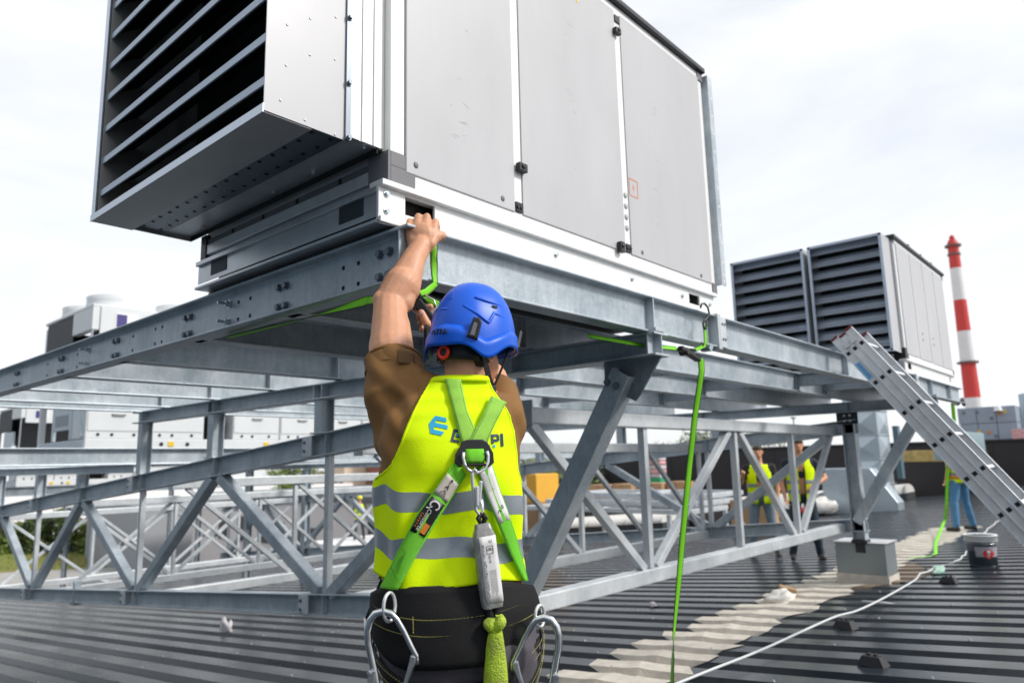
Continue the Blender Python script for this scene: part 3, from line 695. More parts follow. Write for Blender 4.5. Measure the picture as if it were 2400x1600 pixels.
# left hand: back towards the viewer, fingers over the flange
hx = (wrL-elL).normalized()
kn = [Vector((-.160, .300, 2.048)), Vector((-.134, .302, 2.060)), Vector((-.107, .304, 2.060)), Vector((-.081, .308, 2.046))]   # little .. index
for i, q in enumerate(kn):
    b.cap(wrL+Vector((-.021+i*.014, .003, .0)), q, .0235, .0170)
    up_ = Vector((0, .018, .034-(.004 if i in (0, 3) else 0))); m_ = q+up_+Vector((.002*(i-1), 0, 0)); e_ = m_+Vector((.001, .032, -.006)); t_ = e_+Vector((0, .012, -.026))
    r0 = .0132-(.0015 if i == 0 else 0)
    b.cap(q, m_, .0150, r0); b.cap(m_, e_, r0, r0-.001); b.cap(e_, t_, r0-.001, r0-.002)
b.sphere(wrL.lerp(kn[1], .5)+Vector((.004, 0, 0)), (.048, .024, .044)); b.cap(wrL+Vector((.03, .0, .005)), kn[3]+Vector((.004, -.002, -.02)), .019, .018)
th0 = wrL+Vector((.026, .008, .014)); th1 = th0+Vector((.032, .022, .030)); th2 = th1+Vector((.008, .034, .012)); th3 = th2+Vector((-.004, .026, -.006))
b.cap(th0, th1, .021, .016); b.cap(th1, th2, .0150, .0125); b.cap(th2, th3, .012, .010)
# right hand on the ratchet handle
pR = wrR+Vector((-.035, .0, .05)); b.cap(wrR, pR, .030, .028); b.cap(wrR+Vector((.0, .012, .03)), pR+Vector((.005, .02, .02)), .026, .022)
t0 = wrR+Vector((-.034, -.022, .010)); t1 = Vector((-.096, .232, 1.712)); t2 = Vector((-.113, .232, 1.748))
b.cap(t0, t1, .016, .0135); b.cap(t1, t2, .0135, .0118)
for i in range(4):
    q = pR+Vector((.0, .004+.004*i, .030-i*.020)); m_ = Vector((-.088+.003*i, .262+.006*i, 1.774-i*.020)); e_ = Vector((-.124+.004*i, .262+.006*i, 1.768-.020*i)); t_ = Vector((-.130+.004*i, .240+.008*i, 1.758-.02*i))
    b.cap(q, m_, .0125, .011); b.cap(m_, e_, .011, .0098); b.cap(e_, t_, .0095, .0085)
# legs
for sx_ in (-1, 1):
    hip = Vector((.015+sx_*.10, .01, .80)); kne = Vector((.015+sx_*.115, .04, .45)); ank = Vector((.015+sx_*.125, -.02, .09))
    b.cap(hip, kne, .088, .055); b.cap(kne, ank, .056, .036); b.cap(ank, ank+Vector((sx_*.02, .13, -.05)), .036, .028)
body = fuse(b, 'body', SKIN, man, .0042, 5)
# thumb nail, ear, hair
m = M(); m.sphere((-.1115, .2205, 1.745), (.0075, .003, .0095)); m.build('thumb_nail', mat('nail', (.62, .38, .30), .35), man, True)
e = M(); ec = HR((.076, -.012, -.03))
rows = []
for j in range(15):
    a = 2*pi*j/14; r = Vector((0, .018*cos(a)+.004*sin(a), .032*sin(a)))
    rows.append([HR(Vector((.076, -.014, -.030))+r*.45+Vector((.0, 0, 0))), HR(Vector((.080, -.016, -.030))+r*.8), HR(Vector((.090, -.020, -.030))+r*1.0), HR(Vector((.084, -.020, -.030))+r*1.08), HR(Vector((.074, -.012, -.03))+r*.9)])
e.grid(rows); e.sphere(HR((.079, -.012, -.030)), (.008, .010, .018)); e.build('ear', SKIN, man, True, subsurf=1)
HAIR = mat('short_grey_brown_hair', (.085, .06, .045), .85, 0, .4, 60, .6, 400)
h = M()
rows = []
for j in range(9):
    z = -.075+j*.014
    rows.append([HR(((.0715+.002)*sin(t)*(1-.10*(z < -.05)), -.094*cos(t)*(1-.22*max(0, (-z-.02)/.06))+.004, z)) for t in [(-1.25+2.5*i/20) for i in range(21)]])
h.grid(rows); h.build('hair', HAIR, man, True, solid=.004, off=0)
# shirt
s = M(); rows = [[TS(2*pi*i/32, z, .006) for i in range(32)] for z in (.86, .9, 1., 1.1, 1.2, 1.3, 1.36, 1.40, 1.43, 1.455, 1.47)]
s.grid(rows, True); s.add(rows[0], [tuple(range(32))]); s.add(rows[-1], [tuple(range(32))])
dl = (elL-shL).normalized(); s1 = shL+dl*.115
s.cap((-.03, .02, 1.425), shL+Vector((.004, 0, .0)), .092, .088); s.cap((-.10, .01, 1.30), shL+Vector((-.008, -.012, -.03)), .078, .070)
s.cyl(shL-dl*.03, s1, .086, .083, 26); s.cap((-.12, .0, 1.22), shL+Vector((-.012, -.01, -.05)), .055, .066)
s.cap((.05, .02, 1.38), shR, .078, .063); dr = (elR-shR).normalized(); s.cyl(shR, shR+dr*.17, .064, .066, 22); s.cap((.10, .02, 1.28), shR+Vector((.010, .01, -.02)), .06, .060)
s.cap((.115, .0, 1.18), (.125, .02, 1.33), .045, .045)
shirt = fuse(s, 'shirt', BROWN, man, .0068, 14)
def shirt_fold(p, n):
    f = noise.noise(Vector((p.x*9+p.z*6, p.y*9, p.z*14-p.x*8)))*.5+noise.noise(Vector((p.x*22, p.y*20, p.z*9)))*.25
    fold = 0
    if p.x < -.08 and p.z > 1.24:   # drag lines from the raised arm towards the armpit
        d = (p-shL); fold = .005*sin((d.x*.9+d.z*1.1)*58+4*noise.noise(p*7))
    return p+n*(.007*f+fold*.8)
deform(shirt, shirt_fold)
hq = dl.orthogonal().normalized(); hp_ = dl.cross(hq); M().tube([s1-dl*.004+(hq*cos(t_)+hp_*sin(t_))*.0785 for t_ in [2*pi*i/40 for i in range(40)]], .0055, 8, True).build('sleeve_hem', BROWN, man, True)
M().grid([[s1+dl*q_+(hq*cos(t_)+hp_*sin(t_))*r_ for t_ in [2*pi*i/40 for i in range(40)]] for q_, r_ in ((-.05, .083), (-.02, .082), (.004, .080), (.004, .077), (-.03, .077))], True).build('sleeve_end', BROWN, man, True)
m = M(); ctr = shL+dl*.05; xx = dl.orthogonal()
tv = Vector((.55, -.80, .25)); PA = atan2(tv.dot(hp_), tv.dot(hq))
q = frame(shL+dl*.075+Vector((.022, -.0835, .010)), (.85, .15, -.52), (.45, .28, .85))
m.grid([[shL+dl*(.045+.045*i/6)+(hq*cos(PA+.30*(j/6-.5)*2)+hp_*sin(PA+.30*(j/6-.5)*2))*.0885 for j in range(7)] for i in range(7)]); m.build('sleeve_patch', cloth('brown_patch', (.13, .066, .022)), man, True, solid=.002, off=0)
# vest -----------------------------------------------------------
def sm(a, b, x): t = min(1, max(0, (x-a)/(b-a))); return t*t*(3-2*t)
def vfold(th, z):
    low = 1-sm(1.16, 1.34, z)
    f = .0085*low*sin(th*7.5+1.2+1.6*noise.noise(Vector((th*1.3, z*4, 0))))+.004*sin(th*3+z*21)
    f += .006*noise.noise(Vector((th*2.4, z*9, 3)))
    # the harness pulls the cloth in along the straps
    return f
def voff(th, z): return .014+vfold(th, z)*(1-.75*sm(1.40, 1.48, z))+.010*(1-sm(.95, 1.15, z))
LX = [(1.232, -.30), (1.236, -.188), (1.250, -.176), (1.266, -.160), (1.282, -.145), (1.300, -.132), (1.33, -.116), (1.38, -.098), (1.44, -.075), (1.48, -.058), (1.505, -.046)]
RX = [(1.215, .30), (1.225, .174), (1.25, .1755), (1.30, .176), (1.36, .171), (1.40, .158), (1.43, .138), (1.47, .112), (1.505, .098)]
def bound(tab, z):
    if z < tab[0][0]: return None
    for a, b in zip(tab[:-1], tab[1:]):
        if z <= b[0]: return a[1]+(b[1]-a[1])*(z-a[0])/(b[0]-a[0])
    return tab[-1][1]
_VC = {}
def vth(z):
    k_ = round(z*400)
    if k_ not in _VC: _VC[k_] = vth0(k_/400)
    return _VC[k_]
def vth0(z):
    l = bound(LX, z); r = bound(RX, z)
    kl = sm(1.205, 1.285, z); kr = sm(1.17, 1.26, z)
    tl = radians(-112) if kl == 0 else radians(-112)+(th_of(bound(LX, max(z, 1.285)), max(z, 1.285), .014)-radians(-112))*kl
    tr = radians(72) if kr == 0 else radians(72)+(min(radians(72), th_of(bound(RX, max(z, 1.26)), max(z, 1.26), .014))-radians(72))*kr
    return tl, tr
def hem(th): return .975+.045*sm(-.2, -1.6, th)-.0*th+.006*sin(th*5)
zs = [0, .03, .06]+[.09+i*.035 for i in range(21)]+[.82, .835, .845, .86, .88, .90, .92, .94, .955, .97, .985, 1.0]
def vrow(t, n=64, o=0.):
    row = []
    for i in range(n+1):
        u = i/n
        z = 0.
        zt_ = hem(-1.2+2.2*u); z = zt_+(1.508-zt_)*t
        tl, tr = vth(z); th = tl+(tr-tl)*u
        row.append(TS(th, z, voff(th, z)+o))
    return row
vm = M(); zz = []
t = 0.
while t < 1.0001:
    zz.append(t); t += .0125
vm.grid([vrow(t) for t in zz])
vest = vm.build('vest', HIVIS, man, True, solid=.0022, off=1)
# collar hem over the shoulders and front panels
def frow(t, side, n=16):
    row = []
    for i in range(n+1):
        u = i/n; z = .98+(1.508-.98)*t
        tl, tr = vth(z)
        a0, a1 = (radians(-112)-radians(34)*sm(1.24, 1.34, z), radians(-174)) if side < 0 else (radians(72)+radians(62)*sm(1.19, 1.30, z), radians(174))
        th = a0+(a1-a0)*u
        row.append(TS(th, z, voff(th, z)))
    return row
for sd_ in (-1, 1):
    f = M(); f.grid([frow(i/36, sd_) for i in range(37)]); f.build('vest_front', HIVIS, man, True, solid=.0022, off=1)
# bound edges
def edge_pts(u):
    return [vrow(t)[0 if u == 0 else -1] for t in zz]
for u in (0, 1):
    pts = [p for p in edge_pts(u) if p.z > (1.236 if u == 0 else 1.215)]
    M().tube(pts, .0042, 6).build('piping', HIVIS, man, True)
pts = [TS(th, 1.508, .014+.002) for th in [vth(1.505)[0]+(vth(1.505)[1]-vth(1.505)[0])*i/24 for i in range(25)]]
col_ = M(); col_.grid([[p+Vector((0, 0, dz))+(p-Vector((.036, .03, p.z)))*k for p in pts] for dz, k in ((-.014, .14), (-.004, .09), (.003, .0), (.0, -.08), (-.02, -.14))]); col_.build('vest_collar', HIVIS, man, True, solid=.002, off=0)
# reflective bands
def band(zc, half, name):
    r = M(); rows = []
    for j in range(6):
        row = []
        for i in range(73):
            th = radians(-112)+(radians(72)-radians(-112))*i/72
            z = zc(th)+half*(j/2.5-1)
            row.append(TS(th, z, voff(th, z)+.0028))
        rows.append(row)
    r.grid(rows); r.build(name, REFL, man, True)
band(lambda th: 1.178-.013*th+.006*sin(th*4.4+.6)+.004*sin(th*9), .0245, 'reflective_band')
band(lambda th: 1.062-.014*th+.007*sin(th*4.1+2.4)+.004*sin(th*8+1), .0245, 'reflective_band')
for zt_, a in ((1.178, -.62), (1.062, .28)):   # overlapped tape ends
    pass
# printed emblem and lettering on the back (partly under the straps)
CY = mat('cyan_print', (.005, .36, .62), .5); NAVY = mat('navy_print', (.008, .035, .075), .5)
def surf_poly(pts, m, name, off=.0045, par=None):
    """flat print following the vest: dense fan of a polygon given in (x,z)"""
    me = M(); vs = [sx_pt(x, z, 0) for x, z in pts]
    out = []
    for x, z in pts:
        th = th_of(x, z, .016); out.append(TS(th, z, voff(th, z)+off))
    me.add(out, [tuple(range(len(out)))]); return me.build(name, m, par or man)
def tf(pts, o=(0, 0), sc=1., rot=0.):
    return [(o[0]+sc*(x*cos(rot)-y*sin(rot)), o[1]+sc*(x*sin(rot)+y*cos(rot))) for x, y in pts]
ER = radians(-13); EO = (-.025, 1.374)
for pl_ in ([(-.5, 0), (-.28, .5), (-.05, .5), (-.27, 0)], [(-.28, .5), (.32, .5), (.40, .27), (-.18, .27)], [(-.27, .12), (.50, .12), (.55, -.10), (-.27, -.10)], [(-.5, 0), (-.27, 0), (-.05, -.5), (-.28, -.5)], [(-.18, -.27), (.40, -.27), (.32, -.5), (-.28, -.5)]):
    surf_poly(tf(pl_, EO, .047, ER), CY, 'emblem')
def glyph(strokes, o, sc, rot):
    for a in strokes: surf_poly(tf(a, o, sc, rot), NAVY, 'print')
q_ = lambda x0, y0, x1, y1: [(x0, y0), (x1, y0), (x1, y1), (x0, y1)]
glyph([q_(0, -.5, .2, .5), q_(.2, .28, .75, .5), q_(.2, -.5, .6, -.3), q_(.3, -.1, .7, .1)], (.010, 1.349), .033, ER)
glyph([q_(0, -.5, .2, .5), [(.2, .5), (.42, .5), (.72, -.5), (.5, -.5)]], (.038, 1.342), .033, ER)
glyph([q_(-.55, -.5, -.05, -.32), q_(.1, -.25, .3, .5), q_(.3, .3, .7, .5), q_(.6, -.05, .8, .4), q_(.3, -.1, .7, .1)], (.106, 1.333), .033, radians(4)); glyph([q_(0, -.5, .24, .5)], (.136, 1.335), .034, radians(4))
surf_poly(tf(q_(-.1, -.1, .1, .1), (.024, 1.349), .033, ER), CY, 'print'); surf_poly(tf(q_(-.1, -.1, .1, .1), (.117, 1.319), .033, 0), CY, 'print')
# harness ---------------------------------------------------------
def resample(pts, n):
    d = [0]
    for a, b2_ in zip(pts[:-1], pts[1:]): d.append(d[-1]+math.hypot(b2_[0]-a[0], b2_[1]-a[1]))
    out = []
    for i in range(n+1):
        s_ = d[-1]*i/n
        for k in range(len(d)-1):
            if s_ <= d[k+1]+1e-9:
                t_ = (s_-d[k])/max(1e-9, d[k+1]-d[k]); out.append((pts[k][0]+(pts[k+1][0]-pts[k][0])*t_, pts[k][1]+(pts[k+1][1]-pts[k][1])*t_)); break
    return out, d[-1]
def strap(L_, R_, m, name, off=.024, n=30, par=None, grow=0.):
    a, la = resample(L_, n); c, lc = resample(R_, n); rows = []
    for p, q in zip(a, c):
        row = []
        for k in range(5):
            x = p[0]+(q[0]-p[0])*k/4; z = p[1]+(q[1]-p[1])*k/4
            o2 = off+grow*len(rows)/n; row.append(TS(th_of(x, z, o2), z, o2+.002*(1-abs(k-2)/2)))
        rows.append(row)
    mb = M(); mb.grid(rows); o = mb.build(name, m, par or man, True)
    uv = o.data.uv_layers.new(); me = o.data
    for pl_ in me.polygons:
        for li in pl_.loop_indices:
            vi = me.loops[li].vertex_index; uv.data[li].uv = ((vi % 5)/4, (vi//5)/n*la*6)
    sd_ = o.modifiers.new('solid', 'SOLIDIFY'); sd_.thickness = .003; sd_.offset = 1
    st_ = M()
    for fr in (.10, .90):
        pts = [r_[0].lerp(r_[4], fr) for r_ in rows]; 
        for i in range(0, len(pts)-1):
            for t0_, t1_ in ((.1, .42), (.6, .92)):
                A = pts[i].lerp(pts[i+1], t0_); B = pts[i].lerp(pts[i+1], t1_); nn = Vector((A.x-.0, A.y-.01, 0)).normalized()*.0036
                st_.bar(A+nn, B+nn, .0012, .0012)
    s2 = st_.build('stitching', STITCHG, o); s2['kind'] = 'stuff'
    return o, rows
strap([(-.012, 1.500), (.012, 1.415), (.033, 1.328)], [(.030, 1.497), (.047, 1.414), (.067, 1.366), (.077, 1.330)], WEBP, 'shoulder_strap', .022)
strap([(.110, 1.452), (.082, 1.386), (.049, 1.326)], [(.150, 1.436), (.118, 1.374), (.098, 1.326)], WEBP, 'shoulder_strap', .026)
lo_, rl = strap([(.020, 1.285), (-.024, 1.224), (-.075, 1.156), (-.131, 1.052), (-.170, .978)], [(.046, 1.248), (.019, 1.207), (-.015, 1.155), (-.072, 1.064), (-.122, .976)], WEB, 'back_strap', .026, 44, None, .016)
ro_, rr_ = strap([(.071, 1.262), (.095, 1.189), (.121, 1.124), (.152, 1.045), (.186, .972)], [(.108, 1.281), (.130, 1.204), (.148, 1.15), (.170, 1.076), (.196, .970)], WEB, 'back_strap', .026, 36, None, .012)
def on_strap(rows, s0, s1, off, m, name, a=.06, c=.94):
    n = len(rows)-1; rr2 = []
    for i in range(7):
        f = (s0+(s1-s0)*i/6)*n; k = min(n-1, int(f)); t_ = f-k; row = []
        for j in range(5):
            u = a+(c-a)*j/4; A = rows[k][0].lerp(rows[k][4], u); B = rows[k+1][0].lerp(rows[k+1][4], u); p = A.lerp(B, t_)
            nn = Vector((p.x, p.y-.01, 0)).normalized(); row.append(p+nn*off)
        rr2.append(row)
    mb = M(); mb.grid(rr2); o = mb.build(name, m, man, True, solid=.0012, off=1); o['_'] = 0; del o['_']
    return o, rr2
def label_frame(rr2, u, v, flip=False):
    """matrix on a strap label: x along the strap downwards"""
    n = len(rr2)-1; i = min(n-1, int(v*n)); o = rr2[i][0].lerp(rr2[i][4], u).lerp(rr2[i+1][0].lerp(rr2[i+1][4], u), v*n-i)
    along = (rr2[-1][2]-rr2[0][2]).normalized(); across = (rr2[3][4]-rr2[3][0]).normalized(); nrm = across.cross(along)
    if nrm.y > 0: nrm = -nrm
    return o+nrm*.0022, along, across, nrm
o, r_ = on_strap(rl, .10, .26, .0045, LABELD, 'pictogram_label')
p, al, ac, nr = label_frame(r_, .5, .40); text('A', .017, PRINT, man, frame(p+al*.003, ac, -al))
ar = M(); pp = p-al*.012; fr = frame(pp, ac, -al)
ar.add([fr @ Vector(v) for v in ((-.0012, -.006, 0), (.0012, -.006, 0), (.0012, .004, 0), (-.0012, .004, 0), (-.004, .003, 0), (.004, .003, 0), (0, .009, 0))], [(0, 1, 2, 3), (4, 5, 6)]); ar.build('arrow', PRINT, man)
fr = frame(p+al*.019, ac, -al); tr = M()
tr.tube([fr @ Vector(v) for v in ((-.010, -.005, .0004), (.008, -.005, .0004), (-.001, .008, .0004))], .0008, 5, True); tr.tube([fr @ Vector(v) for v in ((.0, -.003, .0004), (.0, .003, .0004), (.004, .002, .0004), (.006, -.001, .0004))], .0006, 4); tr.build('pictogram', PRINT, man)
o, r_ = on_strap(rl, .285, .56, .005, mat('black_patch', (.012, .012, .013), .45), 'brand_patch', .10, .92)
WPR = mat('white_print', (.72, .72, .70), .5); ORP = mat('orange_patch', (.75, .24, .03), .5)
p, al, ac, nr = label_frame(r_, .42, .60); text('Consorte', .0155, WPR, man, frame(p, al, ac), align='CENTER', shear=.15)
p, al, ac, nr = label_frame(r_, .14, .66); text('SAFETY', .0085, ORP, man, frame(p, al, ac), space=1.5)
p, al, ac, nr = label_frame(r_, .50, .16); fr = frame(p, al, ac)
mb = M(); mb.tube([fr @ Vector((.010*cos(a), .012*sin(a), .0003)) for a in [radians(d_) for d_ in range(40, 320, 20)]], .0022, 6); mb.tube([fr @ Vector(v) for v in ((.004, -.004, .0003), (.012, -.010, .0003), (.014, -.016, .0003))], .0016, 6); mb.build('emblem', WPR, man)
p, al, ac, nr = label_frame(r_, .74, .80); mb = M(); fr = frame(p, al, ac); mb.box((0, 0, 0), (.026, .014, .0006), None); o = mb.build('orange_tab', ORP, man); o.matrix_local = fr
o, r_ = on_strap(rr_, .02, .48, .0045, LABEL, 'care_label', .04, .90)
mb = M()
for k in range(13):
    v = .10+k*.026; p, al, ac, nr = label_frame(r_, .5, v); fr = frame(p-nr*.0009, ac, -al); L_ = .012+.004*noise.noise(Vector((k, 1, 1))); mb.add([fr @ Vector(q) for q in ((-L_, -.0006, 0), (L_*.6, -.0006, 0), (L_*.6, .0006, 0), (-L_, .0006, 0))], [(0, 1, 2, 3)])
o = mb.build('small_print', mat('grey_print', (.25, .25, .27), .6), man); o['kind'] = 'stuff'
for s_, u, v, z_ in (('C', .35, .80, .014), ('CE', .72, .74, .009)): p, al, ac, nr = label_frame(r_, u, v); text(s_, z_, PRINT, man, frame(p, al, ac))
# curved box stitching near the hip end of the left strap
p, al, ac, nr = label_frame(rl, .5, .80); mb = M()
for r0 in (.006, .0095, .013, .0165):
    mb.tube([p+nr*.004+al*(r0*cos(a)*1.25)+ac*(r0*sin(a)*.85) for a in [2*pi*i/22 for i in range(22)]], .0007, 4, True)
for d_ in (-.026, .026): mb.tube([p+nr*.004+al*d_+ac*(-.020), p+nr*.004+al*(d_+.012)+ac*.020], .0008, 4)
o = mb.build('bar_tack', STITCHG, lo_); o['kind'] = 'stuff'
# dorsal plate, loop and ring
c0 = sx_pt(.066, 1.300, .030); nB = Vector((sin(PHI)*.9, -cos(PHI), .05)).normalized(); fx = Vector((cos(PHI), sin(PHI), 0)); fb = frame(c0, fx, (0, 0, 1))
out = [(-.052, -.022), (-.050, .0), (-.030, .032), (-.018, .036), (.022, .036), (.034, .030), (.050, .002), (.052, -.024), (.036, -.036), (.026, -.014), (.024, .012), (-.024, .012), (-.026, -.012), (-.036, -.034)]
mb = M(); n = len(out); mb.add([fb @ Vector((a, b2_, 0)) for a, b2_ in out]+[fb @ Vector((a, b2_, .007)) for a, b2_ in out], [tuple(range(n)), tuple(range(n, 2*n))]+[(i, (i+1) % n, n+(i+1) % n, n+i) for i in range(n)])
mb.build('dorsal_plate', BLACK, man, bevel=.002)
mb = M(); rows = [[fb @ Vector((x, y, zq)) for x in (-.024, -.008, .008, .024)] for y, zq in ((.013, .006), (.006, .011), (-.006, .015), (-.018, .013), (-.027, .008))]
mb.grid(rows); o = mb.build('loop_strap', WEB, man, True, solid=.003)
uv = o.data.uv_layers.new()
for pl_ in o.data.polygons:
    for li in pl_.loop_indices: vi = o.data.loops[li].vertex_index; uv.data[li].uv = ((vi % 4)/3, (vi//4)/4*.3)
mb = M(); mb.box(fb @ Vector((0, -.028, .002)), (.05, .006, .05), fb.to_3x3()); mb.build('pad', BLKWEB, man, bevel=.002)
ring = [(-.031, .004), (-.033, -.010), (-.030, -.026), (-.021, -.040), (-.006, -.047), (.010, -.046), (.024, -.037), (.031, -.022), (.033, -.006), (.030, .006)]
M().tube([fb @ Vector((x, y, .016+.004*(y < -.02))) for x, y in ring], .0040, 10).build('d_ring', ALU, man, True)
# snap hook, energy absorber, knotted tail
def T3(pts, r, name, m, n=10, closed=False): return M().tube([Vector(p) for p in pts], r, n, closed).build(name, m, man, True)
yB = lambda x, z, o_=.05: sx_pt(x, z, o_)
def hang(x, z, o_): p = yB(x, min(z, 1.3), o_); return Vector((x, p.y, z))
hk = [(.076, 1.250), (.068, 1.262), (.063, 1.252), (.063, 1.226), (.066, 1.190), (.070, 1.160), (.080, 1.146), (.086, 1.158), (.084, 1.186)]
T3([hang(x, z, .052) for x, z in hk], [.004, .0042, .0044, .0046, .0046, .0046, .0042, .004, .004], 'snap_hook', ALU)
mb = M(); mb.box(hang(.074, 1.195, .060), (.008, .012, .05)); mb.box(hang(.081, 1.205, .058), (.009, .010, .055), Matrix.Rotation(radians(6), 3, 'Y')); mb.build('hook_gate', ALU, man, bevel=.003)
T3([hang(.083, 1.150, .05), hang(.076, 1.140, .055), hang(.084, 1.118, .055), hang(.092, 1.140, .055), hang(.085, 1.150, .058)], .0075, 'lanyard_loop', BLKWEB)
a0 = Vector((.085, yB(.085, 1.12, .05).y-.012, 1.128)); a1 = Vector((.107, yB(.1, .98, .05).y-.010, .928)); ax = (a1-a0).normalized(); wx = Vector((.95, .30, .10)); wx = (wx-ax*wx.dot(ax)).normalized(); wz = wx.cross(ax)
mb = M()
secs = [(0, .018, .010), (.012, .021, .014), (.028, .026, .019), (.05, .027, .020), (.15, .027, .020), (.185, .026, .020), (.2, .024, .016)]
L_ = (a1-a0).length/.2; rings = []
for s_, w, h_ in secs:
    c = a0+ax*s_*L_; ring_ = []
    for i in range(20):
        a = 2*pi*i/20; ring_.append(c+wx*(w*(abs(cos(a))**.35)*(1 if cos(a) >= 0 else -1))+wz*(h_*(abs(sin(a))**.35)*(1 if sin(a) >= 0 else -1)))
    rings.append(ring_)
mb.grid(rings, True); mb.add(rings[0], [tuple(range(20))]); mb.add(rings[-1], [tuple(range(20))])
pk = mb.build('energy_absorber', mat('clear_grey_sleeve', (.27, .27, .26), .25, 0, .2, 30, .3, 60), man, True)
nz_ = wz if wz.y < 0 else -wz; lc = a0+ax*.108*L_+nz_*.0206
mb = M(); fr = frame(lc+wx*.003, ax, wx); rws = []
for i in range(9):
    rws.append([fr @ Vector((-.079+.158*i/8, y, .0006+.0006*sin(i*2.2))) for y in (-.0215, -.01, .01, .0215)])
mb.grid(rws); mb.build('absorber_label', LABEL, pk, True, solid=.0006)
tq = lambda s_, z_, al_, y_, sp=1.: text(s_, z_, mat('grey_print', (.16, .16, .18), .6), pk, frame(lc+wx*y_+ax*al_+nz_*.0018, -ax, -wx), space=sp)
tq('OCTOPUS/STRETCH', .0125, .036, -.010); tq('CE 0158', .0085, -.045, -.010); tq('C', .010, -.066, .010); tq('EN 355', .006, -.025, .004)
mb = M()
for k in range(6):
    fr = frame(lc+wx*(-.001+k*.0030)+ax*.036+nz_*.0016, ax, wx); mb.add([fr @ Vector(v) for v in ((-.034, -.0004, 0), (.03-.006*(k % 3), -.0004, 0), (.03-.006*(k % 3), .0004, 0), (-.034, .0004, 0))], [(0, 1, 2, 3)])
o = mb.build('small_print', mat('grey_print', (.25, .25, .27)), pk); o['kind'] = 'stuff'
fr = frame(lc+wx*.006-ax*.046+nz_*.0014, ax, wx); mb = M(); mb.tube([fr @ Vector(v) for v in ((-.009, -.008, 0), (.009, -.008, 0), (.009, .008, 0), (-.009, .008, 0))], .0006, 4, True); mb.tube([fr @ Vector(v) for v in ((0, -.008, 0), (0, .008, 0))], .0005, 4); mb.tube([fr @ Vector(v) for v in ((-.006, .0, 0), (-.002, .004, 0), (-.004, -.005, 0))], .0005, 4); o = mb.build('pictogram', PRINT, pk)
for dx in (-.010, .010): M().cap(a1-ax*.004+wx*dx, a1+ax*.028+wx*dx*.8, .009, .010).build('rope_end', BLKWEB, man, True)
def tail(rows, name):
    mb = M(); mb.grid(rows, True); mb.add(rows[0], [tuple(range(len(rows[0])))]); mb.add(rows[-1], [tuple(range(len(rows[0])))]); return mb.build(name, mat('dirty_hi_vis_webbing', (.48, .70, .02), .7, 0, 0, 26, .6, 210, col2=(.30, .36, .06)), man, True, subsurf=1)
yk = a1.y-.012
def ovr(c, w, d, n=14, tw=0.): return [Vector((c[0]+w*cos(2*pi*i/n)*cos(tw)-d*sin(2*pi*i/n)*sin(tw), c[1]+w*cos(2*pi*i/n)*sin(tw)+d*sin(2*pi*i/n)*cos(tw), c[2]+.002*sin(3*2*pi*i/n))) for i in range(n)]
tail([ovr((.110, yk, .905), .014, .012), ovr((.102, yk-.004, .900), .018, .015, tw=.3), ovr((.100, yk-.006, .888), .019, .016, tw=.2), ovr((.106, yk-.006, .876), .012, .011)], 'knot')
tail([ovr((.124, yk-.006, .912), .010, .010, tw=.5), ovr((.127, yk-.010, .902), .016, .013, tw=-.4), ovr((.124, yk-.010, .888), .017, .015, tw=-.3), ovr((.114, yk-.006, .874), .011, .011)], 'knot')
tail([ovr((.114, yk-.004, .880), .015, .012), ovr((.113, yk-.004, .862), .020, .013), ovr((.112, yk-.003, .835), .024, .014), ovr((.113, yk, .812), .026, .016), ovr((.112, yk-.002, .785), .029, .018), ovr((.112, yk, .760), .031, .019), ovr((.111, yk, .72), .031, .019), ovr((.108, yk+.004, .66), .027, .016), ovr((.105, yk+.006, .60), .020, .012)], 'webbing_tail')
# padded hip belt
def belt_surf(th, z, off): return TS(th, z, off)
def btop(th): return .966+.012*cos(th+.35)-.022*sm(.7, 1.7, abs(th+.3))
def bbot(th): return .795+.085*sm(.35, 1.5, abs(th+.33))
mb = M(); rows = []
for j in range(13):
    row = []
    for i in range(81):
        th = radians(-125)+radians(235)*i/80; z0, z1 = bbot(th), btop(th); z = z0+(z1-z0)*j/12
        row.append(TS(th, z, .026))
    rows.append(row)
mb.grid(rows); mb.build('hip_belt', BELT, man, True, solid=.010, off=1)
M().tube([TS(radians(-125)+radians(235)*i/80, btop(radians(-125)+radians(235)*i/80), .027) for i in range(81)], .0042, 8).build('belt_piping', BLKWEB, man, True)
M().tube([TS(radians(-125)+radians(235)*i/80, bbot(radians(-125)+radians(235)*i/80), .027) for i in range(81)], .0035, 8).build('belt_piping', BLKWEB, man, True)
def wz_(th): return .888+.028*sm(.1, 1.5, abs(th+.25))
mb = M(); rows = [[TS(th, wz_(th)+dz, .0300) for th in [radians(-122)+radians(228)*i/80 for i in range(81)]] for dz in (-.021, -.01, .01, .021)]
mb.grid(rows); mb.build('belt_webbing', BLKWEB, man, True, solid=.003)
for dz in (-.0185, .0185):
    sm_ = M()
    for i in range(118):
        t0_ = radians(-110)+radians(205)*i/118; t1_ = t0_+radians(205)/118*.55
        sm_.bar(TS(t0_, wz_(t0_)+dz, .0352), TS(t1_, wz_(t1_)+dz, .0352), .0014, .0017)
    o = sm_.build('belt_stitching', THREAD, man); o['kind'] = 'stuff'
sm_ = M(); t_ = th_of(-.088, .90, .05)
for i in range(8): sm_.bar(TS(t_, .879+i*.0048, .0358), TS(t_, .8815+i*.0048, .0358), .0013, .0013)
o = sm_.build('belt_stitching', THREAD, man); o['kind'] = 'stuff'
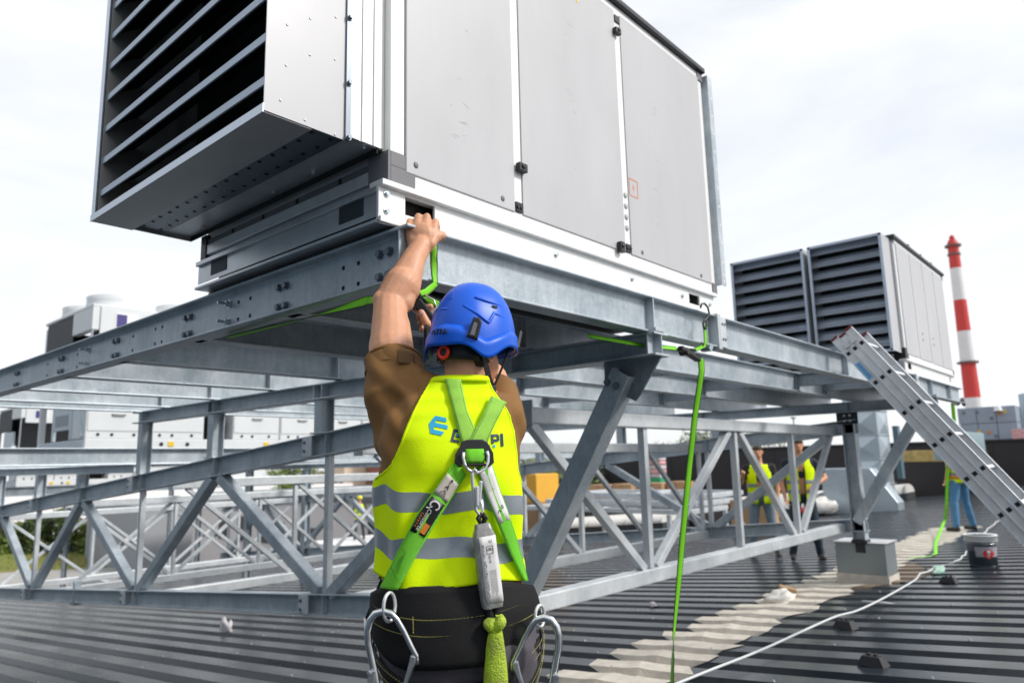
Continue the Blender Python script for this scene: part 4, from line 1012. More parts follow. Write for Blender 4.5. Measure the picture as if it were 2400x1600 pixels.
# seat and leg straps of the harness
def lowband(f, half, off, name, th0, th1):
    mb = M(); mb.grid([[TS(th, f(th)+half*(j/2-1), off) for th in [th0+(th1-th0)*i/50 for i in range(51)]] for j in range(5)]); mb.build(name, BLKWEB, man, True, solid=.004)
    for sgn in (-.8, .8):
        sm_ = M()
        for i in range(70):
            a = th0+(th1-th0)*i/70; c = a+(th1-th0)/70*.5; sm_.bar(TS(a, f(a)+half*sgn, off+.0048), TS(c, f(c)+half*sgn, off+.0048), .0011, .0012)
        o = sm_.build('strap_stitching', THREAD, man); o['kind'] = 'stuff'
lowband(lambda th: .725+.075*sm(0, 1.5, abs(th+.32)), .017, .022, 'seat_strap', radians(-105), radians(78))
lowband(lambda th: .690+.15*sm(.05, 1.4, abs(th+.95)), .016, .030, 'leg_strap', radians(-112), radians(-22))
lowband(lambda th: .690+.15*sm(.05, 1.4, abs(th-.35)), .016, .030, 'leg_strap', radians(-10), radians(85))
# trousers, boots
s = M(); rows = [[TS(2*pi*i/32, z, .012) for i in range(32)] for z in (.74, .78, .82, .86, .90, .93)]
s.grid(rows, True); s.add(rows[0], [tuple(range(32))]); s.add(rows[-1], [tuple(range(32))])
for sx_ in (-1, 1):
    hip = Vector((.015+sx_*.098, .005, .78)); kne = Vector((.015+sx_*.118, .045, .45)); ank = Vector((.015+sx_*.126, -.015, .10))
    s.cap(hip, kne, .110, .078); s.cap(kne, ank, .078, .064); s.sphere((.015+sx_*.085, -.055, .80), (.10, .09, .10))
fuse(s, 'trousers', TROUS, man, .009, 5, .006, 14)
for sx_ in (-1, 1):
    ank = Vector((.015+sx_*.125, -.02, .10)); bt = M(); bt.cap(ank+Vector((0, 0, .05)), ank+Vector((0, 0, -.04)), .055, .055); bt.cap(ank+Vector((0, -.01, -.06)), ank+Vector((sx_*.025, .17, -.062)), .045, .042); bt.box(ank+Vector((sx_*.012, .07, -.092)), (.095, .29, .018))
    fuse(bt, 'boot', mat('brown_boot', (.035, .026, .02), .6), man, .012, 3)
# side rings with big hooks
def ringpts(c, rx, rz, tilt, n=20): return [Vector((c[0]+rx*cos(2*pi*i/n), c[1]+tilt*cos(2*pi*i/n), c[2]+rz*sin(2*pi*i/n))) for i in range(n)]
yl = sx_pt(-.14, .93, .06).y
M().tube(ringpts((-.139, yl-.004, .941), .011, .033, .018), .0042, 10, True).build('side_ring', ALU, man, True)
yr = sx_pt(.20, .90, .06).y-.012
M().tube(ringpts((.223, yr, .898), .012, .026, .016), .0042, 10, True).build('side_ring', ALU, man, True)
def bighook(o, mir, name_lab):
    X = lambda x: o.x+mir*x; pts = [(.082, -.105), (.079, -.085), (.066, -.062), (.050, -.030), (.034, -.004), (.020, .010), (.0, .016), (-.018, .010), (-.030, -.006), (-.036, -.028), (-.034, -.055), (-.026, -.09), (-.018, -.125), (-.012, -.16), (-.008, -.20)]
    r = [.0062, .0066, .0068, .007, .0075, .0085, .0095, .0098, .0095, .009, .009, .009, .0088, .0085, .0085]
    h_ = M().tube([Vector((X(x), o.y-.004, o.z+z)) for x, z in pts], r, 12).build('scaffold_hook', CHROME, man, True)
    g_ = M(); g_.add([(X(x), o.y-.012+d, o.z+z) for d in (0, .016) for x, z in ((.066, -.082), (.079, -.086), (.078, -.10), (.052, -.165), (.040, -.215), (.012, -.215), (.018, -.185), (.044, -.165), (.060, -.11))], [tuple(range(9)), tuple(range(9, 18))]+[(i, (i+1) % 9, 9+(i+1) % 9, 9+i) for i in range(9)]); g_.build('hook_gate', mat('brushed_steel', (.45, .47, .49), .38, .9, .1, 30), h_, bevel=.003)
    g_ = M(); g_.box((X(-.026), o.y-.016, o.z-.150), (.016, .006, .075), Matrix.Rotation(mir*radians(4), 3, 'Y')); g_.cyl((X(-.028), o.y-.019, o.z-.118), (X(-.028), o.y-.023, o.z-.118), .0055, n=14); g_.build('safety_lever', mat('brushed_steel', (.45, .47, .49)), h_, bevel=.002)
    sm_ = M()
    for i in range(13): 
        t_ = i/12; sm_.bar((X(.079-.034*t_), o.y-.013, o.z-.105-.085*t_), (X(.072-.034*t_), o.y-.013, o.z-.112-.085*t_), .0016, .0016)
    k_ = sm_.build('grip_ridges', DARK, h_); k_['kind'] = 'stuff'
bighook(Vector((-.152, yl-.012, .918)), 1, 'l'); bighook(Vector((.232, yr-.012, .882)), -1, 'r')
# tool loop at the left hip
mb = M(); mb.add([(-.190, -.02, .985), (-.172, -.03, .955), (-.214, -.045, .868), (-.228, -.04, .885)], [(0, 1, 2, 3)]); mb.build('hip_strap', BLKWEB, man, solid=.006)
M().tube([(-.226, -.042, .890), (-.224, -.044, .845), (-.220, -.046, .870), (-.226, -.042, .890)], .0028, 8).build('loop_wire', ALU, man, True)
# helmet -----------------------------------------------------------
hel = empty('helmet', hd, HY); hel.parent = man
hel.rotation_euler = (radians(-3), radians(2.5), HY)
HA, HB2, HH = .115, .134, .184
def rim(a):   # a: 0 = back, pi/2 = right, pi = front
    return .0+ -.012*math.exp(-((a-0)/.55)**2)+(-.040)*math.exp(-((abs(a)-1.02)/.34)**2)+.006*math.exp(-((abs(a)-1.75)/.4)**2)
def HS(a, t, off=0.):
    """t 0 at the rim .. 1 at the crown"""
    z0 = rim(a)+.0; e = t*pi/2
    r = cos(e)**.80; 
    fac = 1+.016*cos(6*a)*sin(e)**2*cos(e)
    x = (HA+off)*r*sin(a)*fac; y = -(HB2+off)*r*cos(a)*fac; z = z0*(1-sin(e))+(HH+off*.6)*sin(e)**1.02
    return Vector((x, y+.012, z-.012))
AN = [2*pi*i/72-pi for i in range(72)]
sh = M(); rows = [[HS(a, t) for a in AN] for t in [i/26*.995 for i in range(27)]]
sh.grid(rows, True); top = len(sh.v); sh.add(rows[-1], [tuple(range(72))])
shell = sh.build('helmet_shell', BLUE, hel, True, solid=.004, off=1)
def ztop(a):
    A = abs(a)
    pts = [(0, .034), (.38, .030), (.62, .016), (.98, -.004), (1.10, .004), (1.50, .026), (1.62, .037), (2.0, .040), (3.15, .044)]
    for p, q in zip(pts[:-1], pts[1:]):
        if A <= q[0]: return p[1]+(q[1]-p[1])*(A-p[0])/(q[0]-p[0])
    return .04
bd = M(); rows = []
for j in range(6):
    row = []
    for a in AN:
        zt_, zb_ = ztop(a), rim(a)-.010; z = zb_+(zt_-zb_)*j/5
        e = 0.; k = math.asin(max(0, min(1, max(0, z+.004)/HH))); r = cos(k)**.80; of = .0075 if j not in (5,) else .0005
        vis = .012*max(0, -cos(a))**3*(1-j/5)
        row.append(Vector(((HA+of)*r*sin(a), -(HB2+of+vis)*r*cos(a)+.012, z-.008+(.004 if j == 5 else 0))))
    rows.append(row)
bd.grid(rows, True); bd.build('helmet_band', BLUE, hel, True, solid=.003, off=1)
def hs_z(a, z, off):
    k = math.asin(max(0, min(1, max(0, z+.012)/HH))); r = cos(k)**.80
    return Vector(((HA+off)*r*sin(a), -(HB2+off)*r*cos(a)+.012, z))
def ridge(pts, w=.004, h_=.0035):   # moulded crease lines
    P_ = []
    for (a0_, z0_), (a1_, z1_) in zip(pts[:-1], pts[1:]):
        for i in range(6): t_ = i/6; P_.append(hs_z(a0_+(a1_-a0_)*t_, z0_+(z1_-z0_)*t_, -.0015))
    P_.append(hs_z(*pts[-1], -.0015)); mb = M(); mb.tube(P_, h_*1.5, 8); mb.build('moulded_ridge', BLUE, hel, True)
for sgn in (1, -1):
    ridge([(sgn*.42, .085), (sgn*.80, .062), (sgn*1.06, .042), (sgn*1.22, .073), (sgn*1.75, .062)])
    ridge([(sgn*.70, .112), (sgn*1.2, .104), (sgn*1.8, .096)])
ridge([(-.40, .100), (-.40, .082), (-.02, .075)])
ridge([(0, .105), (0, .13), (.0, .142)], h_=.003)
for a, z, w in ((1.25, .092, .011), (1.62, .090, .008), (1.86, .088, .006), (-1.25, .092, .011), (-1.62, .090, .008)):
    p = hs_z(a, z, .0012); nrm = Vector((sin(a), -cos(a)*.8, .45)).normalized(); fr = frame(p, Vector((cos(a), sin(a), 0)), Vector((0, 0, 1)))
    mb = M(); mb.add([fr @ Vector(v) for v in ((-w, .004, .0012), (w, .004, .0012), (w*.9, -.003, .0012), (0, -.007, .0012), (-w*.6, -.003, .0012))], [(0, 1, 2, 3, 4)]); mb.build('vent', DARK, hel)
def clip(a):
    p = hs_z(a, .020, .010); fr = frame(p, Vector((cos(a), sin(a), -.12)), Vector((.15*sin(a), .1, 1))); mb = M()
    P_ = [(-.018, -.030), (.014, -.034), (.018, .018), (.012, .030), (-.008, .030)]
    mb.add([fr @ Vector((x, y, 0)) for x, y in P_]+[fr @ Vector((x*.82, y*.86, .009)) for x, y in P_], [(0, 1, 2, 3, 4), (5, 6, 7, 8, 9)]+[(i, (i+1) % 5, 5+(i+1) % 5, 5+i) for i in range(5)])
    mb.build('headlamp_clip', BLACK, hel, bevel=.002); mb = M(); mb.add([fr @ Vector(v) for v in ((-.009, -.022, .0096), (.003, -.022, .0096), (.006, .012, .0096), (-.004, .014, .0096))], [(0, 1, 2, 3)]); mb.build('clip_inset', GREYPL, hel)
clip(.72); clip(-1.0); clip(2.2); clip(-2.2)
fa = .10; p = hs_z(fa, .004, .0095); text('ATRA', .022, mat('black_print', (.02, .02, .025)), hel, frame(p+Vector((-.02, -.002, .004)), Vector((cos(fa-.14), sin(fa-.14), -.04)), Vector((0, .12, 1))), sx=.95, ext=.0012)
# inner cradle, dial, chin strap
cr_ = M(); rows = [[Vector(((.078+.004)*sin(a), -.108*cos(a)+.008, z)) for a in [(-1.35+2.7*i/24) for i in range(25)]] for z in (-.062, -.045, -.02, .0)]
cr_.grid(rows); cr_.build('cradle', BLACK, hel, True, solid=.006, off=0)
da = -.04; dc = Vector((.110*sin(da), -.112*cos(da)+.004, -.044)); dn = Vector((sin(da), -cos(da), .0))
mb = M(); x_ = dn.cross(Vector((0, 0, 1))); 
mb.tube([dc+dn*.004+(x_*cos(t_)+Vector((0, 0, 1))*sin(t_))*.0158 for t_ in [2*pi*i/24 for i in range(24)]], .0050, 10, True); mb.build('dial', RED, hel, True)
M().cyl(dc-dn*.01, dc+dn*.004, .0118, .0112, 20).build('dial_core', BLACK, hel, bevel=.001)
cs = lambda pts, w, n: [M().grid([[Vector(p)+Vector((0, dx, 0)) for dx in (-w, w)] for p in pts])] 
mb = M(); pts = [(.082, -.045, -.045), (.084, -.036, -.075), (.080, -.014, -.105), (.072, .018, -.126)]
mb.grid([[Vector(p)+Vector((0, -.009, -.004)), Vector(p)+Vector((.002, .009, .004))] for p in pts]); mb.build('chin_strap', BLKWEB, hel, solid=.003, off=0)
mb = M(); pts = [(.094, .062, .0), (.088, .050, -.05), (.078, .032, -.10), (.072, .022, -.128), (.068, .020, -.150)]
mb.tube([Vector(p) for p in pts], .0034, 8); mb.build('chin_strap', BLKWEB, hel, True)
mb = M(); mb.box((.072, .020, -.130), (.012, .022, .020), Matrix.Rotation(.4, 3, 'X')); mb.box((.068, .014, -.152), (.010, .016, .016)); mb.build('chin_buckle', BLACK, hel, bevel=.003)
# ---------------------------------------------------------------- lashing straps
GRN = mat('lime_webbing', (.20, .66, .01), .6, 0, .06, 8, .3, 300)
GEDGE = mat('strap_black_edge', (.012, .02, .01), .7)
def ribbon(pts, wdir, w, name, par, m=GRN, th=.0022, edge=True):
    """webbing through pts; wdir one vector or a list of vectors"""
    P_ = [Vector(p) for p in pts]; wd = [Vector(v) for v in wdir] if isinstance(wdir, list) else [Vector(wdir)]*len(P_)
    Q = []; W_ = []
    for i in range(len(P_)-1):
        for k in range(6):
            t = k/6; Q.append(P_[i].lerp(P_[i+1], t)); W_.append(wd[i].lerp(wd[i+1], t))
    Q.append(P_[-1]); W_.append(wd[-1]); W_ = [v.normalized()*(w/2) for v in W_]
    mb = M(); mb.grid([[q-v, q-v*.3, q+v*.3, q+v] for q, v in zip(Q, W_)]); o = mb.build(name, m, par, True, solid=th, off=0)
    if edge:
        for sg in (-1, 1): M().tube([q+v*sg*1.02 for q, v in zip(Q, W_)], .0019, 5).build('dark_edge', GEDGE, o, True)
    return o
def local(o, pts): return [Vector(p)-o.location for p in pts]
rs = empty('ratchet_strap', (1.578, 1.724, 1.745), label='green ratchet strap under the hand at the near beam corner', cat='ratchet strap', group='green lashing straps')
ribbon(local(rs, [(1.578, 1.727, 1.872), (1.576, 1.726, 1.83), (1.577, 1.725, 1.77), (1.578, 1.722, 1.741)]), [(.55, -.3, .05), (.6, -.8, 0), (1, -.1, 0), (1, 0, 0)], .021, 'webbing', rs)
ribbon(local(rs, [(1.578, 1.720, 1.740), (1.556, 1.718, 1.722), (1.528, 1.712, 1.702), (1.50, 1.708, 1.690)]), [(1, .2, -.25), (.7, .2, -.55), (.6, .2, -.6), (.6, .2, -.6)], .026, 'webbing', rs)
ribbon(local(rs, [(1.475, 1.95, 1.705), (1.505, 2.25, 1.712), (1.53, 2.6, 1.722), (1.555, 3.06, 1.736)]), [(.3, 0, 1), (.8, 0, .45), (1, 0, .1), (1, 0, 0)], .036, 'webbing', rs)
ribbon(local(rs, [(1.475, 1.95, 1.705), (1.468, 1.80, 1.69), (1.475, 1.73, 1.68)]), [(.3, 0, 1), (.5, -.2, .8), (.6, -.3, .6)], .030, 'webbing', rs)
ribbon(local(rs, [(1.487, 1.715, 1.672), (1.515, 1.690, 1.672), (1.545, 1.668, 1.655), (1.56, 1.65, 1.60), (1.55, 1.63, 1.53), (1.545, 1.61, 1.47), (1.53, 1.60, 1.40)]), [(.3, -.5, .8), (.4, -.5, .6), (.6, -.5, .5), (1, -.6, 0), (1, -.8, 0), (1, -.8, 0), (1, -.8, 0)], .026, 'webbing', rs)
RM = mat('ratchet_steel', (.10, .12, .14), .38, .8, .15, 40); RH = mat('ratchet_handle', (.012, .012, .013), .5)
rx = Vector((.62, -.50, -.60)).normalized(); mb = M()
c_ = Vector((1.478, 1.715, 1.672)); R_ = frame((0, 0, 0), rx, (.5, .8, .2)).to_3x3()
for d in (-.018, .018): mb.box(c_+R_ @ Vector((0, 0, d)), (.075, .040, .003), R_)
mb.cyl(c_+R_ @ Vector((.012, 0, -.024)), c_+R_ @ Vector((.012, 0, .024)), .010, n=14); mb.cyl(c_+R_ @ Vector((-.028, .008, -.022)), c_+R_ @ Vector((-.028, .008, .022)), .005, n=10)
mb.box(c_+R_ @ Vector((-.012, .020, 0)), (.05, .003, .034), R_)
o = mb.build('ratchet_body', RM); o.data.transform(Matrix.Translation(-rs.location)); o.parent = rs
mb = M(); p0 = c_+R_ @ Vector((.010, -.012, 0)); p1 = p0+Vector((.048, -.034, -.078))
mb.bar(p0, p1, .034, .020, (.5, .6, .2)); mb.box(p1, (.038, .026, .022)); o = mb.build('ratchet_handle', RH, bevel=.006); o.data.transform(Matrix.Translation(-rs.location)); o.parent = rs
mb = M(); wloop = [c_+R_ @ Vector(v) for v in ((.02, -.01, -.03), (.055, -.012, -.034), (.075, -.014, -.022), (.075, -.014, .022), (.055, -.012, .034), (.02, -.01, .03))]
mb.tube(wloop, .0028, 8); o = mb.build('wire_loop', mat('wire', (.55, .56, .56), .3, .9), None, True); o.data.transform(Matrix.Translation(-rs.location)); o.parent = rs
# strap with the S hook on the long beam
ls = empty('lashing_strap', (3.47, 1.72, 1.93), label='long green strap hooked on the right hand beam and hanging to the roof', cat='lashing strap', group='green lashing straps')
hp = [(3.418, 1.70, 1.925), (3.432, 1.70, 1.947), (3.466, 1.70, 1.955), (3.500, 1.70, 1.940), (3.513, 1.70, 1.910), (3.500, 1.705, 1.885), (3.47, 1.707, 1.868), (3.452, 1.709, 1.848), (3.456, 1.709, 1.826), (3.48, 1.709, 1.822), (3.493, 1.709, 1.842), (3.488, 1.709, 1.870)]
M().tube(local(ls, hp), .0052, 10).build('s_hook', BLACK, ls, True)
ribbon(local(ls, [(3.478, 1.716, 1.845), (3.486, 1.718, 1.80), (3.492, 1.72, 1.752), (3.482, 1.722, 1.735)]), [(1, .1, -.1), (1, 0, -.1), (1, 0, 0), (1, 0, .2)], .030, 'webbing', ls)
ribbon(local(ls, [(3.482, 1.722, 1.736), (3.43, 1.735, 1.715), (3.38, 1.745, 1.70)]), [(.4, .6, .6)]*3, .028, 'webbing', ls)
ribbon(local(ls, [(3.25, 1.76, 1.700), (3.0, 1.80, 1.694), (2.6, 1.84, 1.70)]), [(0, .5, 1)]*3, .022, 'webbing', ls)
mb = M(); mb.bar((3.245, 1.74, 1.700), (3.40, 1.72, 1.652), .034, .026); mb.cyl((3.29, 1.715, 1.685), (3.29, 1.765, 1.685), .020, n=14); o = mb.build('ratchet_body', BLACK, bevel=.006); o.data.transform(Matrix.Translation(-ls.location)); o.parent = ls
mb = M(); mb.bar((3.325, 1.735, 1.70), (3.375, 1.73, 1.700), .03, .012); o = mb.build('ratchet_handle', RH, bevel=.004); o.data.transform(Matrix.Translation(-ls.location)); o.parent = ls
mb = M(); mb.box((3.487, 1.69, 1.722), (.030, .002, .040), Matrix.Rotation(radians(40), 3, 'Y')); o = mb.build('tag_plate', mat('label_teal', (.30, .42, .42), .5)); o.data.transform(Matrix.Translation(-ls.location)); o.parent = ls
ribbon(local(ls, [(3.36, 1.725, 1.678), (3.40, 1.722, 1.672), (3.425, 1.722, 1.655), (3.432, 1.724, 1.60), (3.468, 1.80, 1.36), (3.505, 1.87, 1.10), (3.522, 1.94, .76), (3.535, 1.99, .50), (3.545, 2.04, .25), (3.555, 2.06, .12), (3.565, 2.08, -.02), (3.58, 2.10, -.16)]),
       [(.2, 1, .1), (.3, .9, .1), (.8, -.5, 0), (.9, -.4, 0), (.9, -.4, 0), (.9, -.4, 0), (.9, -.45, 0), (.8, -.2, 0), (.75, .15, 0), (.6, .7, 0), (.5, .75, 0), (.75, .1, 0)], .034, 'webbing', ls)
# strap the woman holds
ws = empty('lashing_strap', (12.12, 2.2, 1.83), label='green strap hanging from the far beam end to the roof by the white helmet', cat='lashing strap', group='green lashing straps')
ribbon(local(ws, [(12.13, 2.19, 1.86), (12.14, 2.2, 1.55), (13.6, 2.5, 1.2), (15.28, 2.95, .97), (15.34, 3.07, .17), (15.5, 3.15, -.05), (13.2, 2.85, -.225), (11.5, 2.5, -.20), (11.2, 2.50, -.203), (11.06, 2.75, -.225)]), [(.3, -.9, 0)]*6+[(.2, -1, 0)]*2+[(.8, .5, 0)]*2, .05, 'webbing', ws, edge=False)
M().tube(local(ws, [(10.35, 1.75, 1.73), (10.6, 1.8, 1.82), (11.4, 2.0, 1.80), (12.13, 2.19, 1.86)]), .02, 8).build('hook', BLACK, ws, True)
# ---------------------------------------------------------------- ladder
lad = empty('extension_ladder', (5.6, -1.6, RZ(-1.6)), label='three part aluminium extension ladder leaning on the platform beam', cat='ladder')
D_ = Vector((.0112, -.5818, -.8132)).normalized(); L0 = Vector((5.61, 1.64, 1.89)); sx__ = Vector((1, 0, .0)); sx__ = (sx__-D_*sx__.dot(D_)).normalized(); nn = D_.cross(sx__).normalized()
if nn.y > 0: nn = -nn     # out of the front
LAD = mat('ladder_aluminium', (.72, .74, .765), .38, .35, .10, 9, .05, 60)
def LP(w): return Vector(w)-lad.location
RL = frame((0, 0, 0), sx__, D_).to_3x3()
offs = [.0, .060, .120]; Ltot = 4.6
for si, of in enumerate(offs):
    st0 = -.15 if si == 0 else (-.13 if si == 1 else -.14)
    for side in (0, 1):
        if True:
            x0 = 0 if side == 0 else .42-.03*si*0
            c = L0+nn*of+sx__*(x0+(.013 if side == 0 else -.013))
            # C profile stile: web and two lips
            mb = M(); p0 = c+D_*st0; p1 = c+D_*Ltot
            wx = -.006 if side == 0 else .006
            mb.bar(LP(p0+sx__*wx), LP(p1+sx__*wx), .0025, .054, nn)
            for q in (-.0268, .0268): mb.bar(LP(p0+nn*q), LP(p1+nn*q), .028, .0036, nn)
            mb.build('stile', LAD, lad, bevel=.001)
            cp = M(); cp.bar(LP(p0-D_*.012), LP(p0+D_*.004), .029, .060, nn); cp.build('end_cap', mat('dark_red_cap', (.16, .012, .02), .5), lad, bevel=.003)
    for k in range(0, 16):
        c = L0+nn*of+D_*(.28*k)
        m1 = M(); m1.bar(LP(c+sx__*.0085), LP(c+sx__*.411), .026, .026, nn); m1.build('rung', LAD, lad, bevel=.004)
        m1 = M(); m1.bar(LP(c+sx__*.0035), LP(c+sx__*.0062), .027, .027, nn); m1.build('rung_hole', DARK, lad)
for of in (.03, .09): 
    mb = M(); mb.bar(LP(L0+nn*of-sx__*.006-D_*.085), LP(L0+nn*of-sx__*.006-D_*.035), .006, .040, nn); mb.build('guide_bracket', ALU, lad, bevel=.002)
STK = mat('pale_blue_sticker', (.25, .52, .78), .5); STB = mat('blue_print', (.0, .22, .62), .5)
fr = frame(LP(L0-nn*.004+sx__*.0035+D_*.165), D_, -nn); mb = M(); mb.add([fr @ Vector(v) for v in ((-.075, -.018, 0), (.075, -.018, 0), (.075, .018, 0), (-.075, .018, 0))], [(0, 1, 2, 3)]); mb.build('sticker', STK, lad)
zs_ = (fr.to_3x3() @ Vector((0, 0, 1)));
fr2 = frame(LP(L0-nn*.0015+sx__*.0028+D_*.165), D_, -nn)
if zs_.x > 0: fr2 = frame(LP(L0-nn*.0015+sx__*.0028+D_*.165), D_, nn)
text('KRAUSE', .036, STB, lad, fr2)
# ---------------------------------------------------------------- small things on the roof
def onroof(x, y, dz=0): return (x, y, RZ(y)+dz)
bk = empty('paint_bucket', onroof(10.14, 1.72), .3, 'metal paint bucket with white lid ring and red diamond mark', 'bucket')
R0, R1, H0 = .135, .158, .345
prof = [(0, 0), (R0, 0), (R0+.003, .004), (R1, H0*.93), (R1+.006, H0*.95), (R1+.006, H0), (R1-.006, H0), (R1-.012, .02), (0, .02)]
mb = M(); mb.grid([[Vector((r*cos(2*pi*i/32), r*sin(2*pi*i/32), z)) for i in range(32)] for r, z in prof], True); mb.build('tin', mat('dull_tin', (.20, .23, .27), .38, .6, .1, 9), bk, True)
mb = M(); mb.grid([[Vector((r*cos(2*pi*i/32), r*sin(2*pi*i/32), z)) for i in range(32)] for r, z in ((R1+.004, H0*.80), (R1+.012, H0*.82), (R1+.012, H0*.99), (R1+.020, H0*1.0), (R1+.012, H0*1.03), (R1-.01, H0*1.0))], True); mb.build('lid_ring', mat('white_plastic', (.78, .80, .80), .4), bk, True)
def onb(a, z, o_=.002): r = R0+.003+(R1-R0)*z/(H0*.93)+o_; return Vector((r*cos(a), r*sin(a), z))
av = radians(198)
def pat(pts, m, nm, o_=.002):
    mb = M(); mb.add([onb(av+u/.13, z, o_) for u, z in pts], [tuple(range(len(pts)))]); mb.build(nm, m, bk)
for i in range(10):
    pass
lab = M(); lab.grid([[onb(av-.9+1.8*i/14, z, .0012) for i in range(15)] for z in (.02, .225)]); lab.build('label', mat('grey_label', (.36, .36, .40), .45, 0, .1, 14), bk, True)
pat([(-.058, .15), (-.029, .113), (0, .095), (.029, .113), (.058, .15), (.029, .19), (0, .208), (-.029, .19)], mat('red_print', (.70, .02, .02), .5), 'red_diamond', .004)
pat([(-.018, .165), (-.018, .185), (.0, .195), (.018, .185), (.018, .165), (0, .158)], WPR, 'white_mark', .0055)
M().tube([Vector((R1*1.02*cos(a), R1*1.02*sin(a), .26-.05*sin((a-.2)/1.4*0+0))) for a in [radians(d) for d in range(100, 260, 12)]], .003, 6).build('handle', mat('wire', (.55, .56, .56)), bk, True)
rag = M(); random.seed(4)
def lump(name, loc, size, m, label, cat, seed, grp=None, fl=.5):
    mb = M(); mb.sphere((0, 0, size[2]*.4), size, 16, 10); o = mb.build(name, m, None, True); o.location = loc
    for v in o.data.vertices:
        n = noise.noise(Vector((v.co.x/size[0]*1.6+seed, v.co.y/size[1]*1.6, v.co.z/size[2]*1.2))); n2 = noise.noise(Vector((v.co.x/size[0]*4+seed, v.co.y/size[1]*4, seed)))
        v.co = v.co*(1+fl*n+.22*n2); v.co.z = max(v.co.z, -.0)
    return tag(o, label, cat, grp)
PLB = mat('white_plastic_bag', (.72, .70, .66), .45, 0, .1, 9, .5, 20)
lump('plastic_bag', onroof(7.35, 3.0), (.20, .11, .07), PLB, 'crumpled white plastic sheet on the cream sealant in front of the plinth', 'plastic bag', 3)
lump('paper_scrap', onroof(4.47, 8.55), (.06, .09, .10), mat('paper', (.70, .66, .68), .7), 'small crumpled pale paper on the dark roof ribs at far left', 'paper scrap', 9, fl=.9)
lump('paper_scrap', onroof(6.9, 4.2), (.035, .04, .03), mat('paper', (.70, .66, .68)), 'tiny white scrap on the roof ribs below the lattice girder', 'paper scrap', 5)
lump('sealant_bag', onroof(9.5, 2.06), (.17, .07, .05), mat('foil_bag', (.62, .60, .46), .5, 0, 0, 14, col2=(.10, .45, .40)), 'small crumpled coloured bag beside the paint bucket', 'bag', 12)
cb = M(); cb.box((0, 0, .05), (.12, .17, .10), Matrix.Rotation(.25, 3, 'X')); cb.build('wood_block', mat('raw_wood', (.42, .26, .13), .7, 0, .15, 12, .2, 40, stretch=(1, 8, 1)), None, bevel=.004, loc=onroof(7.62, 3.05), rz=.4)
tag(bpy.data.objects['wood_block'], 'brown timber offcut lying beside the white plastic sheet', 'wood block')
rd = M(); rd.tube([(0, 0, .012), (.02, -.18, .014), (.0, -.33, .012)], .012, 8); rd.build('foam_stick', mat('white_foam', (.72, .74, .74), .7), None, True, loc=onroof(7.35, 2.25)); tag(bpy.data.objects['foam_stick'], 'short white foam stick lying on a roof rib', 'foam stick')
# lightning conductor and its holders
CAB = mat('white_cable', (.66, .67, .68), .45, 0, .06, 10)
cpts = [(3.6, 2.33, .055), (4.3, 2.27, .055), (5.0, 2.2, .055), (6.05, 2.09, .085), (6.58, 2.055, .06), (7.4, 2.05, .05), (8.5, 2.07, .05), (8.78, 2.07, .08), (9.5, 2.075, .05), (10.2, 2.02, .045), (10.85, 2.04, .05), (11.6, 2.10, .06), (12.8, 2.22, .045), (15, 2.42, .045), (17.2, 2.58, .04), (20, 2.7, .04)]
sp = []
for i in range(len(cpts)-1):
    a = Vector(cpts[max(0, i-1)]); b = Vector(cpts[i]); c = Vector(cpts[i+1]); d = Vector(cpts[min(len(cpts)-1, i+2)])
    for k in range(8):
        t = k/8; p = .5*((2*b)+(c-a)*t+(2*a-5*b+4*c-d)*t*t+(3*b-a-3*c+d)*t**3); w = Vector((0, .012*sin(i*3+k*.8)*(1 if i > 6 else 0), 0)); sp.append(Vector((p.x, p.y, p.z+RZ(p.y)))+w)
tag(M().tube(sp, .0085, 8).build('roof_cable', CAB, None, True), 'thin white cable running across the ribbed roof', 'cable')
def holder(x, y, rz, label):
    h = empty('cable_holder', (x, y, RZ(y)-.002), rz, label, 'cable holder', 'black roof cable holders')
    mb = M(); a, b, t = .085, .055, .06; q = [(-a, -b, 0), (a, -b, 0), (a, b, 0), (-a, b, 0)]; w = [(-a*.62, -b*.62, t), (a*.62, -b*.62, t), (a*.62, b*.62, t), (-a*.62, b*.62, t)]
    mb.add(q+w, [(3, 2, 1, 0), (4, 5, 6, 7), (0, 1, 5, 4), (1, 2, 6, 5), (2, 3, 7, 6), (3, 0, 4, 7)]); mb.build('block', mat('weathered_black_plastic', (.022, .022, .026), .6), h, bevel=.004)
    mb = M(); mb.box((-.02, 0, t+.006), (.016, .03, .014)); mb.box((.02, 0, t+.006), (.016, .03, .014)); mb.build('clip', mat('weathered_black_plastic', (.022, .022, .026)), h, bevel=.002)
holder(6.14, 2.02, radians(80), 'black plastic cable holder carrying the white cable'); holder(5.0, 1.50, radians(85), 'loose black plastic cable holder near the bottom edge'); holder(8.72, 1.80, radians(80), 'low black cable holder behind the first one nearer the plinth')
